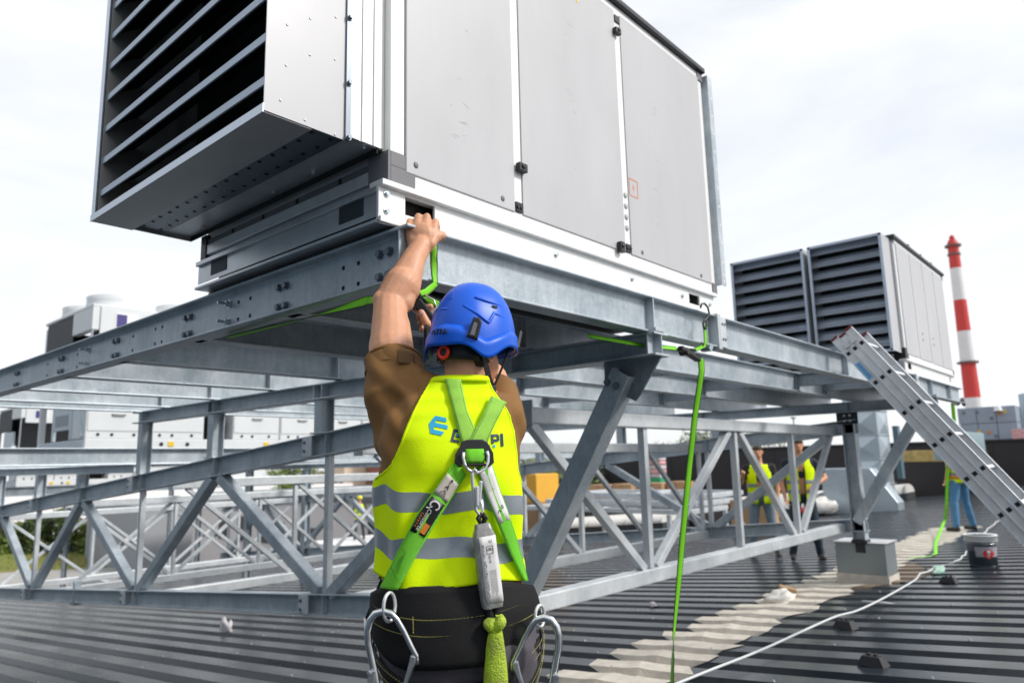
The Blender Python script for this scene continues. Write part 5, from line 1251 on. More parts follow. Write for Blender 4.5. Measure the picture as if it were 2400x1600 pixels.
# ---------------------------------------------------------------- other people
JEAN = lambda n, c: cloth(n, c, .8, .15)
def worker(loc, yaw, h, label, shirt_m, pants_m, vest_m, helmet_m, arms, grp, hair=True, legs=.10, boots=(.03, .025, .022), harness=None):
    k = h/1.78; p = empty('person', loc, yaw, label, 'person', grp); V3 = lambda x, y, z: Vector((x*k, y*k, z*k))
    b = M(); b.sphere(V3(0, .015, 1.665), (.075*k, .092*k, .11*k)); b.sphere(V3(0, .06, 1.60), (.05*k, .05*k, .055*k)); b.cap(V3(0, .10, 1.665), V3(0, .118, 1.64), .010*k, .013*k)
    for s_ in (-1, 1): b.sphere(V3(s_*.076, .0, 1.65), (.012*k, .02*k, .032*k)); b.sphere(V3(s_*.03, .09, 1.68), (.016*k, .01*k, .01*k))
    b.sphere(V3(0, .094, 1.59), (.022*k, .012*k, .008*k))
    b.cap(V3(0, 0, 1.42), V3(0, .005, 1.58), .062*k, .056*k); b.cap(V3(-.12, 0, 1.38), V3(.12, 0, 1.38), .085*k, .085*k); b.cap(V3(0, 0, 1.0), V3(0, 0, 1.34), .13*k, .15*k)
    sh_, tr_ = M(), M()
    sh_.cap(V3(-.125, 0, 1.385), V3(.125, 0, 1.385), .09*k, .09*k); sh_.cap(V3(-.06, 0, 1.0), V3(-.075, .01, 1.3), .125*k, .125*k); sh_.cap(V3(.06, 0, 1.0), V3(.075, .01, 1.3), .125*k, .125*k); sh_.cap(V3(0, .0, .96), V3(0, .02, 1.3), .12*k, .13*k)
    for s_, (el, wr) in zip((-1, 1), arms):
        sh = V3(s_*.195, 0, 1.40); el = V3(*el); wr = V3(*wr); b.cap(sh, el, .05*k, .041*k); b.cap(el, wr, .042*k, .028*k)
        d = (wr-el).normalized(); sd = d.orthogonal().normalized(); s2 = d.cross(sd); b.sphere(wr+d*.05*k, (.030*k, .030*k, .034*k))
        for i in range(4):
            q = wr+d*.07*k+sd*(i-1.5)*.018*k; q2 = q+d*(.045-.005*abs(i-1.5))*k+s2*.012*k; b.cap(q, q2, .0098*k, .009*k); b.cap(q2, q2+d*.02*k+s2*.022*k, .009*k, .008*k)
        b.cap(wr+d*.02*k+sd*.028*k, wr+d*.075*k+sd*.05*k, .012*k, .010*k)
        sh_.cap(sh, sh.lerp(el, .62), .068*k, .062*k)
    for s_ in (-1, 1):
        hip = V3(s_*.09, 0, .92); kn_ = V3(s_*(.09+legs*.5), .03, .50); an = V3(s_*(.09+legs), -.01, .09); b.cap(hip, kn_, .08*k, .052*k); b.cap(kn_, an, .052*k, .036*k)
        tr_.cap(hip, kn_, .098*k, .070*k); tr_.cap(kn_, an, .070*k, .055*k)
        bt = M(); bt.cap(an+V3(0, 0, .02), an+V3(0, 0, -.03), .05*k, .05*k); bt.cap(an+V3(0, -.02, -.05), an+V3(s_*.02, .15, -.055), .042*k, .038*k); fuse(bt, 'boot', mat('work_boot', boots, .6), p, .016*k, 2)
    tr_.cap(V3(-.07, 0, .92), V3(.07, 0, .92), .115*k, .115*k); tr_.cap(V3(-.05, 0, 1.0), V3(.05, 0, 1.0), .112*k, .112*k)
    fuse(b, 'body', SKIN, p, .0095*k, 3); fuse(sh_, 'shirt', shirt_m, p, .014*k, 3, .006, 12); fuse(tr_, 'trousers', pants_m, p, .014*k, 3, .007, 9)
    def tors(th, z, o_=0.):
        t = (z-.84)/.56; a = (.165+.035*t-.045*max(0, t-.80)*5)*k+o_; c = (.135+.01*t-.03*max(0, t-.8)*5)*k+o_; return Vector((a*sin(th), -c*cos(th), z*k))
    if vest_m:
        for nm, th0, th1 in (('vest', -1.62, 1.62), ('vest_front', 1.62, 2.9), ('vest_front', 3.38, 4.66)):
            mb = M(); rows = []
            for j in range(15):
                z = .83+.62*j/14; cut = max(0, (z-1.22)/.23)*.42; a0_ = th0+(cut if nm == 'vest' or th0 < 2 else 0); a1_ = th1-(cut if nm == 'vest' or th1 > 4 else 0)
                rows.append([tors(a0_+(a1_-a0_)*i/20, z, .022+.006*noise.noise(Vector((i*.5, z*6, th0)))) for i in range(21)])
            mb.grid(rows); vo_ = mb.build(nm, vest_m, p, True, solid=.006)
            for zc in (.98, 1.12):
                mb = M(); mb.grid([[tors(th0+(th1-th0)*i/20, zc+dz, .029) for i in range(21)] for dz in (-.025, .025)]); mb.build('reflective_band', REFL, vo_, True)
    if helmet_m:
        mb = M(); rows = []
        for j in range(10):
            e = j/9*pi/2*.99; rows.append([V3(.115*cos(e)*sin(a), .145*cos(e)*cos(a)+.01, 1.69+.125*sin(e)) for a in [2*pi*i/24 for i in range(24)]])
        mb.grid(rows, True); mb.add(rows[-1], [tuple(range(24))]); mb.grid([[V3(r_*.115*sin(a), r_*.145*cos(a)+.01+.05*max(0, cos(a))*(r_ > 1.03), 1.692-.008*(r_ > 1.03)) for a in [2*pi*i/24 for i in range(24)]] for r_ in (1., 1.12)], True); mb.build('helmet', helmet_m, p, True, solid=.004)
    elif hair:
        mb = M(); rows = []
        for j in range(8):
            e = -.2+j/7*(pi/2*.98+.2); rows.append([V3(.081*cos(e)*sin(a), -.099*cos(e)*cos(a)+.008+.01, 1.685+.10*sin(e)+(.03 if cos(a) < -.3 and j == 0 else 0)) for a in [2*pi*i/20 for i in range(20)]])
        mb.grid(rows, True); mb.build('hair', HAIR, p, True, solid=.006)
    if harness:
        for sg in (-1, 1):
            mb = M(); mb.grid([[tors(sg*(.25+.9*abs(t-.5)*2)+0, .90+.5*t, .034)+Vector((0, 0, 0)), tors(sg*(.25+.9*abs(t-.5)*2)+.16, .90+.5*t, .034)] for t in [i/10 for i in range(11)]]); mb.build('harness_strap', harness, p, True, solid=.004)
        mb = M(); mb.grid([[tors(2*pi*i/30, z, .034) for i in range(31)] for z in (.90, .95)]); mb.build('harness_belt', harness, p, True, solid=.004)
    return p
BLKT = cloth('black_tee', (.012, .012, .014)); NAVYT = cloth('navy_tee', (.012, .018, .035)); LJ = JEAN('light_jeans', (.17, .23, .29)); DJ = JEAN('dark_jeans', (.018, .034, .055)); BJ = JEAN('blue_jeans', (.07, .20, .36)); GJ = JEAN('dark_trousers', (.03, .03, .04))
HV2 = HIVIS
worker((11.79, 5.02, -.427), radians(112), 1.80, 'man in open yellow vest over a black shirt and pale jeans', BLKT, LJ, HV2, None, [((-.27, .06, 1.12), (-.25, .16, .88)), ((.30, .10, 1.16), (.24, .36, 1.30))], 'men talking behind the girder')
worker((11.21, 4.14, -.352), radians(118), 1.80, 'man in yellow vest and dark jeans resting one hand on his stomach', NAVYT, DJ, HV2, None, [((-.34, .02, 1.17), (-.16, .20, 1.06)), ((.28, .02, 1.13), (.25, .12, .90))], 'men talking behind the girder')
WHH = mat('white_helmet', (.80, .80, .79), .35); ORH = mat('orange_webbing', (.70, .24, .03), .6)
worker((15.56, 2.86, -.243), radians(-20), 1.84, 'person with white helmet, orange harness and blue jeans holding a green strap beside the ladder', cloth('tan_top', (.42, .25, .16)), BJ, HV2, WHH, [((-.25, .0, 1.13), (-.20, .10, .90)), ((.29, .05, 1.15), (.24, .22, 1.0))], None, legs=.16, boots=(.07, .055, .045), harness=ORH)
YH = mat('yellow_helmet', (.75, .70, .02), .4)
worker((18.86, 25.3, -1.80), radians(-35), 1.76, 'far worker with yellow helmet seen from behind through the left truss', GJ, GJ, HV2, YH, [((-.25, .1, 1.15), (-.15, .3, 1.1)), ((.28, .05, 1.14), (.2, .25, 1.05))], 'far workers on the lower roof', harness=mat('red_webbing', (.35, .05, .03), .6))
worker((19.75, 24.4, -1.78), radians(-60), 1.74, 'far worker half hidden behind the vest of the main worker', GJ, GJ, HV2, YH, [((-.25, .1, 1.15), (-.15, .3, 1.1)), ((.28, .05, 1.14), (.2, .25, 1.05))], 'far workers on the lower roof')
# ---------------------------------------------------------------- chillers
CW = mat('chiller_white', (.66, .68, .69), .45, 0, .03, 3); CWB = mat('chiller_blue_white', (.50, .57, .62), .45, 0, .04, 3); COIL = mat('dark_coil', (.045, .048, .055), .6, .2, .2, 20)
YEL = mat('yellow_tag', (.75, .50, .01), .5)
def chiller(loc, L_, label, first):
    c = empty('chiller', loc, 0, label, 'chiller', 'white rooftop chillers'); D2 = 2.5
    P = lambda mb, n, m, bv=.01, sm_=False, par=None: mb.build(n, m, par or c, sm_, bevel=bv)
    P(M().b2((0, 0, 0), (L_, .12, .17)), 'base_rail', CW); P(M().b2((0, D2-.12, 0), (L_, D2, .17)), 'base_rail', CW); P(M().b2((0, .121, .02), (.12, D2-.121, .16)), 'base_rail', CWB)
    for x in [.95, 1.42, 3.3, 4.2]:
        if x < L_: P(M().box((x, -.006, .08), (.10, .012, .09)), 'lifting_tag', YEL, .01); P(M().cyl((x+.3, -.001, .08), (x+.3, -.01, .08), .035, n=12), 'hole', DARK, 0)
    xs = [0.0, .95, 1.9, 2.5]; 
    k = 0; x = 0.
    while x < L_-.5:
        w = 1.02 if k != 2 else .55
        if k == 2:
            P(M().b2((x+.05, .35, .18), (x+w-.05, .9, .9)), 'compressor_bay', DARK, .02); P(M().cyl((x+.15, .3, .45), (x+.45, .3, .45), .16, n=18), 'compressor', DARK, .01)
        else:
            P(M().b2((x+.012, .02, .172), (x+w-.012, .8, .80)), 'cabinet', CW, .015); P(M().b2((x+.03, .008, .30), (x+w-.03, .019, .78)), 'cabinet_door', CW, .008)
            P(M().tube([(x+.40, .006, .585), (x+.42, -.022, .575), (x+.60, -.022, .575), (x+.62, .006, .585)], .012, 6), 'handle', GREYPL, 0, True)
            for xx in (.2, .42, .78): P(M().cyl((x+xx, .0185, .24), (x+xx, .010, .24), .026, n=10), 'latch', DARK, 0)
            if k: P(M().b2((x+.02, .03, .802), (x+w-.02, .7, .99)), 'top_panel', RAIL, .01)
        x += w; k += 1
    P(M().b2((0, 0, .172), (.009, .10, 2.35)), 'corner_post', CW); P(M().b2((.0, D2-.1, .172), (.1, D2, 2.35)), 'corner_post', CW)
    P(M().b2((-.002, .70, .172), (.05, .80, 1.7)), 'end_post', CWB); P(M().b2((-.002, 1.62, .172), (.05, 1.72, 1.7)), 'end_post', CWB)
    P(M().b2((.0, .801, .35), (.03, 1.619, 1.7)), 'end_panel', CWB); P(M().bar((.02, .1, .20), (.02, .70, 1.25), .05, .13, (1, 0, 0)), 'end_brace', CWB)
    sl = M()
    for i in range(7): sl.b2((-.004, .88+i*.10, .42), (.0, .92+i*.10, .62))
    o = P(sl, 'vent_slots', GREYPL, 0); o['kind'] = 'stuff'
    # V of coils and the fan deck
    for a, b in ((.12, 1.15), (D2-.12, 1.35)):
        v = M(); v.add([(.12, a, 2.30), (L_-.1, a, 2.30), (L_-.1, b, .95), (.12, b, .95), (.12, a+(.06 if a < 1 else -.06), 2.30), (L_-.1, a+(.06 if a < 1 else -.06), 2.30), (L_-.1, b+(.02 if a < 1 else -.02), .95), (.12, b+(.02 if a < 1 else -.02), .95)], [(0, 1, 2, 3), (4, 5, 6, 7), (0, 1, 5, 4), (3, 2, 6, 7), (0, 4, 7, 3), (1, 2, 6, 5)]); P(v, 'coil', COIL, 0)
    P(M().b2((-.02, .0, 2.02 if first else 2.1), (.10, .95, 2.42)), 'head_box', CW); P(M().b2((.101, -.02, 1.95), (L_, .0, 2.42)), 'side_fascia', CW)
    P(M().b2((-.02, 0.001, 2.421), (L_, D2, 2.47)), 'fan_deck', CW)
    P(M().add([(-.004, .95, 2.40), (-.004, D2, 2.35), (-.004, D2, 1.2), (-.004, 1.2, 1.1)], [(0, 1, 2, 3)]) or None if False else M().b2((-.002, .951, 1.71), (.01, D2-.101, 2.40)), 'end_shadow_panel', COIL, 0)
    mb = M(); mb.b2((.34, -.026, 2.08), (.72, -.021, 2.36)); P(mb, 'sign', mat('sign_white', (.8, .8, .8), .5), 0); mb = M(); mb.b2((.36, -.029, 2.10), (.53, -.0265, 2.33)); P(mb, 'sign_blue', mat('violet_print', (.05, .04, .20), .5), 0)
    n = int(L_/1.25)
    for i in range(n):
        for y in (.62, 1.88):
            x = .60+i*1.22; prof = [(.56, 2.471), (.53, 2.50), (.51, 2.62), (.52, 2.72), (.50, 2.72), (.49, 2.5)]
            mb = M(); mb.grid([[Vector((x+r*cos(2*pi*j/28), y+r*sin(2*pi*j/28), z)) for j in range(28)] for r, z in prof], True); P(mb, 'fan_cowl', CW, 0, True)
            mb = M(); mb.cyl((x, y, 2.55), (x, y, 2.60), .12, n=12)
            for q in range(5): mb.box((x+.3*cos(q*1.257), y+.3*sin(q*1.257), 2.575), (.36, .12, .01), Matrix.Rotation(q*1.257, 3, 'Z') @ Matrix.Rotation(.4, 3, 'X'))
            P(mb, 'fan', DARK, 0)
    return c
chiller((4.38, 13.4, 1.56), 6.3, 'near white chiller with round fan cowls above the left beam', True)
chiller((6.75, 26.2, .80), 5.0, 'farther white chiller on lower steelwork glimpsed below the left beams', False)
# steelwork carrying the chillers
ch = empty('support_steelwork', (3.0, 9.0, 1.2), label='galvanised steel frame carrying the white chillers left of the worker', cat='steel frame')
prt(M().ibeam((-3.0, 8.95, 1.335), (12.0, 8.95, 1.335), .19, .12, .008, .012), 'long_beam', G, .004, ch)
prt(M().ibeam((3.0, 7.75, 1.19), (3.0, 17.0, 1.19), .088, .10, .008, .010), 'bearer', G, .003, ch)
prt(M().ibeam((8.7, 7.75, 1.19), (8.7, 17.0, 1.19), .088, .10, .008, .010), 'bearer', G, .003, ch)
for y in (13.46, 15.85): prt(M().ibeam((-1.5, y, 1.40), (12, y, 1.40), .30, .15, .01, .014), 'long_beam', G, .004, ch)
for x, y in ((3.0, 13.5), (3.0, 15.85), (8.7, 13.5), (8.7, 15.85), (11.5, 13.5)): prt(M().ibeam((x, y, RZ(y)-2), (x, y, 1.249 if x > 9 else 1.14), .14, .14, .008, .012, (1, 0, 0)), 'post', G, .003, ch)
for a, b in ((4.9, 1.2), (6.6, 1.2)): prt(M().ibeam((a, 9.02, 1.30), (a, 13.38, 1.30), .12, .08, .006, .009), 'cross_beam', GD, .003, ch)
c2 = empty('support_steelwork', (7, 26, -2), label='dark posts and beams under the farther chiller', cat='steel frame')
for y in (26.25, 28.6): prt(M().ibeam((4, y, .66), (13, y, .66), .26, .15, .01, .014), 'long_beam', GD, .004, c2)
for x in (5, 9, 12.5):
    for y in (26.25, 28.6): prt(M().ibeam((x, y, -5.2), (x, y, .525), .14, .14, .01, .012, (1, 0, 0)), 'post', GD, .003, c2)
# ---------------------------------------------------------------- buildings and the far scene
BRN = mat('dark_brown_cladding', (.020, .017, .019), .5, 0, .15, .6, .05, 3, stretch=(1, 1, .1))
hl = empty('dark_hall', (42, -20, -1.2), label='long low hall clad in dark brown sheet behind the woman and boxes', cat='building')
prt(M().b2((42, -30, -5.2), (60, 31, 1.62)), 'wall', BRN, 0, hl); prt(M().b2((41.93, -30.05, 1.621), (60, 31.05, 1.76)), 'parapet_cap', mat('black_cap', (.012, .012, .014), .4), .02, hl)
for i in range(44): prt(M().b2((41.985, -29+i*1.35, -1.5), (41.999, -28.97+i*1.35, 1.6)), 'panel_joint', mat('black_cap', (.012, .012, .014)), 0, hl)
for y in (6.3, 9.0): prt(M().b2((41.90, y, -1.2), (41.983, y+.16, 1.2)), 'downpipe', mat('brown_pipe', (.09, .05, .035), .5), .03, hl)
W2 = mat('blue_grey_cabinet', (.30, .35, .42), .5, 0, .05, 2)
cabs = empty('equipment_cabinet', (44, 5.2, 1.76), label='bluish grey equipment cabinets standing on the dark hall roof beside the chimney', cat='cabinet')
for i, (y0, z0) in enumerate(((5.25, 1.77), (6.1, 1.77), (6.95, 1.77), (5.25, 2.62), (6.1, 2.62), (6.95, 2.62))): prt(M().b2((44, y0, z0), (46, y0+.83, z0+.83)), 'cabinet_panel', W2, .02, cabs)
for y, z, m_ in ((6.9, 2.2, YEL), (6.5, 2.15, ORH), (5.7, 3.15, YEL), (5.95, 3.05, ORH), (7.5, 3.2, GREYPL), (6.9, 3.2, GREYPL), (6.3, 2.85, GREYPL), (7.3, 2.1, GREYPL), (6.2, 1.95, GREYPL)): prt(M().box((43.985, y, z), (.02, .14, .16)), 'fitting', m_, .01, cabs)
prt(M().cyl((43.8, 5.95, 3.2), (43.8, 5.95, 3.45), .2, .12, 16), 'lamp_shade', WHH, .01, cabs)
tk = empty('storage_tank', (47, 4.3, 1.76), label='pale cylindrical tank at the right edge on the dark hall roof', cat='tank')
prt(M().cyl((47, 4.3, 1.77), (47, 4.3, 4.15), 1.1, n=32), 'shell', mat('tank_paint', (.40, .50, .56), .5), .03, tk); prt(M().cyl((47, 4.3, 4.151), (47, 4.3, 4.35), 1.08, .2, 32), 'dome', mat('tank_paint', (.40, .50, .56)), 0, tk); prt(M().cyl((47, 4.3, 4.36), (47, 4.3, 4.6), .08, n=10), 'vent', ALU, 0, tk)
bn = M(); bn.b2((43.4, 4.55, 1.77), (43.6, 5.45, 2.25)); bar_ = tag(bn.build('barrier_sheet', mat('red_white_sheet', (.75, .70, .70), .6, 0, 0, 5, col2=(.65, .05, .07), stretch=(1, 2, 2))), 'red and white sheeting bundled on the dark hall roof edge', 'sheeting')
bn = M(); bn.cyl((43.5, 4.1, 1.77), (43.5, 4.1, 2.25), .22, n=16); tag(bn.build('blue_barrel', mat('blue_plastic', (.01, .12, .42), .4), None, True), 'blue barrel beside the red and white sheeting', 'barrel')
# chimney
cy = empty('chimney', (139.2, 22.2, -5.2), label='tall red and white banded factory chimney on the right skyline', cat='chimney')
def CR(z): return 1.42-.0148*(z+5.2)
RD = mat('chimney_red', (.50, .035, .03), .6, 0, .08, .5); WH = mat('chimney_white', (.62, .61, .62), .6, 0, .05, .5)
lv = [(-5.2, 4.5, RD), (4.5, 10.0, WH), (10.0, 15.7, RD), (15.7, 21.1, WH), (21.1, 26.4, RD), (26.4, 31.9, WH), (31.9, 35.7, RD)]
for a, b, m_ in lv: prt(M().cyl((139.2, 22.2, a), (139.2, 22.2, b-.002), CR(a), CR(b), 32), 'shaft_band', m_, 0, cy)
for z, r in ((35.7, 1.25), (15.7, 1.6), (34.2, 1.0)): prt(M().cyl((139.2, 22.2, z), (139.2, 22.2, z+.3), r, n=32), 'gallery_ring', mat('ring_grey', (.12, .09, .09), .6), 0, cy)
prt(M().cyl((139.2, 22.2, 36.0), (139.2, 22.2, 36.9), .95, .6, 24), 'cap', RD, 0, cy); prt(M().sphere((139.2, 22.2, 37.2), (.42, .42, .6)), 'cap_knob', RD, 0, cy)
# sheet metal duct with cross creases
DUC = mat('duct_sheet', (.46, .53, .58), .36, .55, .08, 1.5)
du = empty('air_duct', (25.6, 7.5, -.7), label='faceted sheet metal air duct rising behind the right hand post', cat='air duct')
def crease(c, u, v, nrm, d=.06):
    c = Vector(c); u = Vector(u); v = Vector(v); nrm = Vector(nrm); mb = M(); mb.add([c-u-v, c+u-v, c+u+v, c-u+v, c+nrm*d], [(0, 1, 4), (1, 2, 4), (2, 3, 4), (3, 0, 4)]); return mb
for i in range(5):
    z = -.55+i*.78
    prt(M().b2((25.3, 6.75, z), (26.6, 7.75, z+.76)), 'duct_section', DUC, .01, du)
    prt(crease((25.299, 7.25, z+.38), (0, .47, 0), (0, 0, .36), (-1, 0, 0)), 'creased_panel', DUC, 0, du); prt(crease((25.95, 6.749, z+.38), (.6, 0, 0), (0, 0, .36), (0, -1, 0)), 'creased_panel', DUC, 0, du)
    prt(M().b2((25.26, 6.71, z+.762), (26.64, 7.79, z+.778)), 'duct_flange', ALU, 0, du)
g = M(); pr = [(8.4, -.75), (6.2, -.75), (6.2, -.3), (6.9, .75), (8.4, .75)]; n = 5
g.add([(24.6, y, z) for y, z in pr]+[(25.29, y, z) for y, z in pr], [(0, 1, 2, 3, 4), (9, 8, 7, 6, 5)]+[(i, (i+1) % n, n+(i+1) % n, n+i) for i in range(n)]); prt(g, 'duct_elbow', DUC, .02, du)
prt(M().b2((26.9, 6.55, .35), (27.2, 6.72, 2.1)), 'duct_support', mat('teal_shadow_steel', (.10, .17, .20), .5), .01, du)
prt(M().b2((30, 5.2, .9), (34, 6.2, 1.9)), 'duct_section', mat('duct_teal', (.30, .42, .46), .4, .3), .02, du)
pk_ = M(); pk_.b2((36, 6.2, .55), (38, 10.0, 1.05)); tag(pk_.build('pallet_stack', mat('yellow_packs', (.45, .33, .12), .6, 0, .4, 2), None, bevel=.02, loc=(0, 0, .25)), 'stack of yellow brown packs in front of the dark hall', 'pallet stack')
mb = M(); mb.b2((35.9, 6.0, -1.2), (38.1, 10.2, .79)); tag(mb.build('plant_plinth', BRN), 'low dark plinth below the yellow brown packs', 'plinth')
# barrel skylights
SKY_ = mat('skylight_dome', (.74, .72, .68), .35, 0, .05, 1.5)
def skylight(x, y0, y1, w, h, label):
    s_ = empty('skylight', (x, y0, RZ(y0)), label=label, cat='skylight', group='white barrel skylights on the roof')
    N_ = max(2, int((y1-y0)/1.3))
    prt(M().add([(x+dx, y, RZ(y)+z) for y in (y0, y1) for dx, z in ((-w/2, -.1), (w/2, -.1), (w/2, .28), (-w/2, .28))], [(0, 1, 2, 3), (4, 5, 6, 7), (0, 1, 5, 4), (1, 2, 6, 5), (2, 3, 7, 6), (3, 0, 4, 7)]) if False else _kerb(x, y0, y1, w), 'kerb', mat('kerb_dark', (.05, .055, .06), .5), 0, s_)
    for i in range(N_):
        a, b = y0+(y1-y0)*i/N_+.02, y0+(y1-y0)*(i+1)/N_-.02; mb = M()
        mb.grid([[(x-w/2*1.02*cos(t), y, RZ(y)+.28+h*sin(t)) for t in [pi*j/14 for j in range(15)]] for y in (a, b)]); k = len(mb.v)//2
        mb.add(mb.v[:k], [tuple(range(k))]); mb.add(mb.v[k:2*k], [tuple(range(k))]); prt(mb, 'dome', SKY_, 0, s_)
def _kerb(x, y0, y1, w):
    mb = M(); mb.add([(x+dx, y, RZ(y)+z) for y in (y0, y1) for dx, z in ((-w/2, -.1), (w/2, -.1), (w/2, .279), (-w/2, .279))], [(0, 1, 2, 3), (4, 5, 6, 7), (0, 1, 5, 4), (1, 2, 6, 5), (2, 3, 7, 6), (3, 0, 4, 7)]); return mb
skylight(25.2, 8.6, 17.5, 2.0, .42, 'long white barrel skylight behind the two talking men'); skylight(33.5, 8.0, 16.5, 2.0, .35, 'farther white barrel skylight in front of the dark hall'); skylight(20.5, 11.5, 24, 1.6, .3, 'white barrel skylight behind the strut left of the green strap')
# cartons, yellow case, stacked frames
CARD = mat('cardboard', (.40, .25, .135), .75, 0, .10, 3); CARDD = mat('cardboard_side', (.34, .205, .11), .75, 0, .10, 3)
def carton(c, d, rz, label, lab=True):
    o = empty('carton', c, rz, label, 'carton', 'cartons stacked beyond the girder'); M().box((0, 0, d[2]/2), d).build('box', CARD, o, bevel=.01)
    mb = M(); mb.box((-d[0]/2-.003, 0, d[2]/2), (.004, .05, d[2])); mb.build('tape', mat('tape', (.26, .16, .09), .4), o)
    if lab: mb = M(); mb.box((-d[0]/2-.005, d[1]*.25, d[2]*.25), (.004, .22, .16)); mb.build('label', LABEL, o)
dk = empty('timber_platform', (23, 14, -2), label='low dark timber platform under the cartons', cat='platform'); prt(M().b2((21.6, 11.2, -1.3), (24.6, 16.6, -.36)), 'deck', BRN, .01, dk); prt(M().b2((21.5, 11.1, -.358), (24.6, 16.7, -.30)), 'plank', mat('grey_timber', (.25, .22, .19), .8), .01, dk)
for (c, d, rz, lb) in (((22.3, 15.4, -.298), (.8, .8, .62), .1, 'left brown carton with white label beyond the steel strut'), ((22.6, 14.5, -.298), (.8, .85, .64), -.1, 'pale brown carton second from the left beyond the strut'), ((22.9, 13.55, -.298), (.8, .8, .66), .08, 'brown carton half hidden by a girder upright'), ((23.2, 12.75, -.298), (.7, .7, .70), .0, 'tall pale carton right of the girder upright'), ((21.9, 16.3, -.298), (.6, .5, .42), .2, 'small reddish carton at the left end of the carton row'), ((17.4, 7.6, -.65), (.7, .95, .80), .1, 'brown carton with dark base left of the talking men')): carton(c, d, rz, lb)
sk = empty('stacked_goods', (24.2, 14.3, .35), label='stack of red and white packs with a green base on the cartons', cat='goods stack')
for i in range(5): prt(M().b2((24.0, 14.0, .50+i*.16), (24.5, 14.7, .64+i*.16)), 'pack', mat('pink_pack', (.62, .32, .34), .6, 0, .4, 4) if i % 2 else mat('grey_pack', (.50, .46, .48), .6, 0, .3, 4), .03, sk)
prt(M().b2((23.9, 13.95, -.29), (24.6, 14.75, .49)), 'base', mat('green_base', (.02, .30, .13), .6), .02, sk)
yc = empty('yellow_case', (17.6, 14.6, -1.2), label='tall yellow crate on a timber base right of the main worker', cat='crate')
prt(M().b2((17.0, 14.15, -.02), (18.1, 15.25, .82)), 'case', mat('yellow_board', (.72, .38, .04), .5, 0, .05, 2), .02, yc); prt(M().b2((16.995, 14.12, -1.25), (18.1, 15.3, -.021)), 'timber_base', CARDD, .01, yc)
sf = empty('steel_frame_stack', (18, 11, -.3), label='galvanised frames lying on trestles in front of the cartons', cat='steel frames')
for k in range(3):
    z = -.12+k*.17; x0, x1, y0, y1 = 16.3+k*.5, 18.4+k*.5, 8.8, 14.0-k*.4
    for a, b in (((x0, y0), (x0, y1)), ((x1, y0), (x1, y1)), ((x0, y0), (x1, y0)), ((x0, (y0+y1)/2), (x1, (y0+y1)/2)), ((x0, y1), (x1, y1))): prt(M().bar((*a, z), (*b, z), .10, .12), 'frame_member', G2, .01, sf)
for x, y in ((16.3, 9.3), (16.3, 13.4), (19.4, 9.3), (19.4, 13.4)): prt(M().b2((x, y, RZ(y)-.05), (x+.1, y+.1, -.20)), 'trestle_leg', G2, .005, sf)
lump('foil_roll', onroof(24.0, 8.3, .1), (.4, .5, .3), PLB, 'white plastic foil heaped on the skylight kerb', 'plastic foil', 7); lump('red_bag', onroof(24.0, 8.55, .1), (.25, .45, .16), mat('red_plastic', (.60, .03, .03), .5), 'bright red bag beside the right hand post', 'bag', 2)
lump('red_glove', onroof(12.3, 3.5, .02), (.07, .10, .04), mat('red_plastic', (.60, .03, .03)), 'small red glove on the roof right of the post', 'glove', 8)
# neighbouring buildings at the left
GRB = mat('grey_render', (.62, .58, .57), .8, 0, .06, .4); WIN = mat('dark_glass', (.015, .018, .022), .12)
gb = empty('grey_building', (22, 36, -5.2), label='low grey rendered building with dark windows seen through the left truss', cat='building')
prt(M().b2((22, 27, -5.2), (36, 47, -.55)), 'wall', GRB, 0, gb); prt(M().b2((21.8, 26.8, -.549), (36, 47.2, -.25)), 'roof', mat('roof_edge', (.10, .11, .12), .6), .02, gb)
for y0, z0, w, h in ((28.2, -3.1, .6, 1.9), (30.0, -3.3, .5, 1.6), (33.2, -3.2, 1.6, 1.3), (36.2, -2.9, 2.6, 1.2), (40.0, -2.9, 1.0, 1.4), (42.5, -2.9, 1.0, 1.4), (30.9, -4.6, 1.2, 1.0)):
    f = prt(M().b2((21.95, y0, z0), (21.999, y0+w, z0+h)), 'window', mat('window_frame', (.10, .10, .11), .5), .01, gb); q = M().b2((21.93, y0+.06, z0+.06), (21.949, y0+w-.06, z0+h-.06)).build('pane', WIN); q.data.transform(Matrix.Translation(-gb.location)); q.parent = f
gs = M(); gs.b2((0, 0, 0), (6, 9, 4.2)); tag(gs.build('grey_shed', mat('shed_grey', (.28, .29, .31), .6), None, loc=(20.0, 50.5, -5.2)), 'plain grey shed beyond the grass at left', 'shed')
ws_ = M(); ws_.b2((0, 0, 0), (40, 6, 5.2)); tag(ws_.build('white_hall', mat('white_cladding', (.74, .72, .72), .6), None, loc=(20, 82, -6.2)), 'long white hall behind the hedge at far left', 'building')
rf = empty('red_roof_house', (28.5, 107, -7), label='house with a red roof at the far left edge', cat='house')
mb = M(); mb.add([(26, 104, -5.8), (26, 112, -5.8), (33, 112, -5.8), (33, 104, -5.8), (29.5, 104, -2.9), (29.5, 112, -2.9)], [(0, 1, 5, 4), (2, 3, 4, 5), (0, 4, 3), (1, 2, 5), (0, 3, 2, 1)]); prt(mb, 'roof', mat('red_tiles', (.42, .07, .04), .8, 0, .2, 3), 0, rf); prt(M().b2((26.4, 104.4, -8), (32.6, 111.6, -5.801)), 'wall', GRB, 0, rf)
cv = empty('canopy', (19, 24.5, -2.2), label='white edged canopy roof the far workers stand on', cat='canopy'); prt(M().b2((17.2, 23.6, -1.99), (24, 26.8, -1.82)), 'roof_edge', RAIL, .02, cv); prt(M().b2((17.4, 23.8, -5.2), (23.8, 26.6, -1.991)), 'wall', mat('teal_wall', (.03, .06, .07), .6), 0, cv)
BEI = mat('beige_render', (.58, .47, .36), .8, 0, .08, .2)
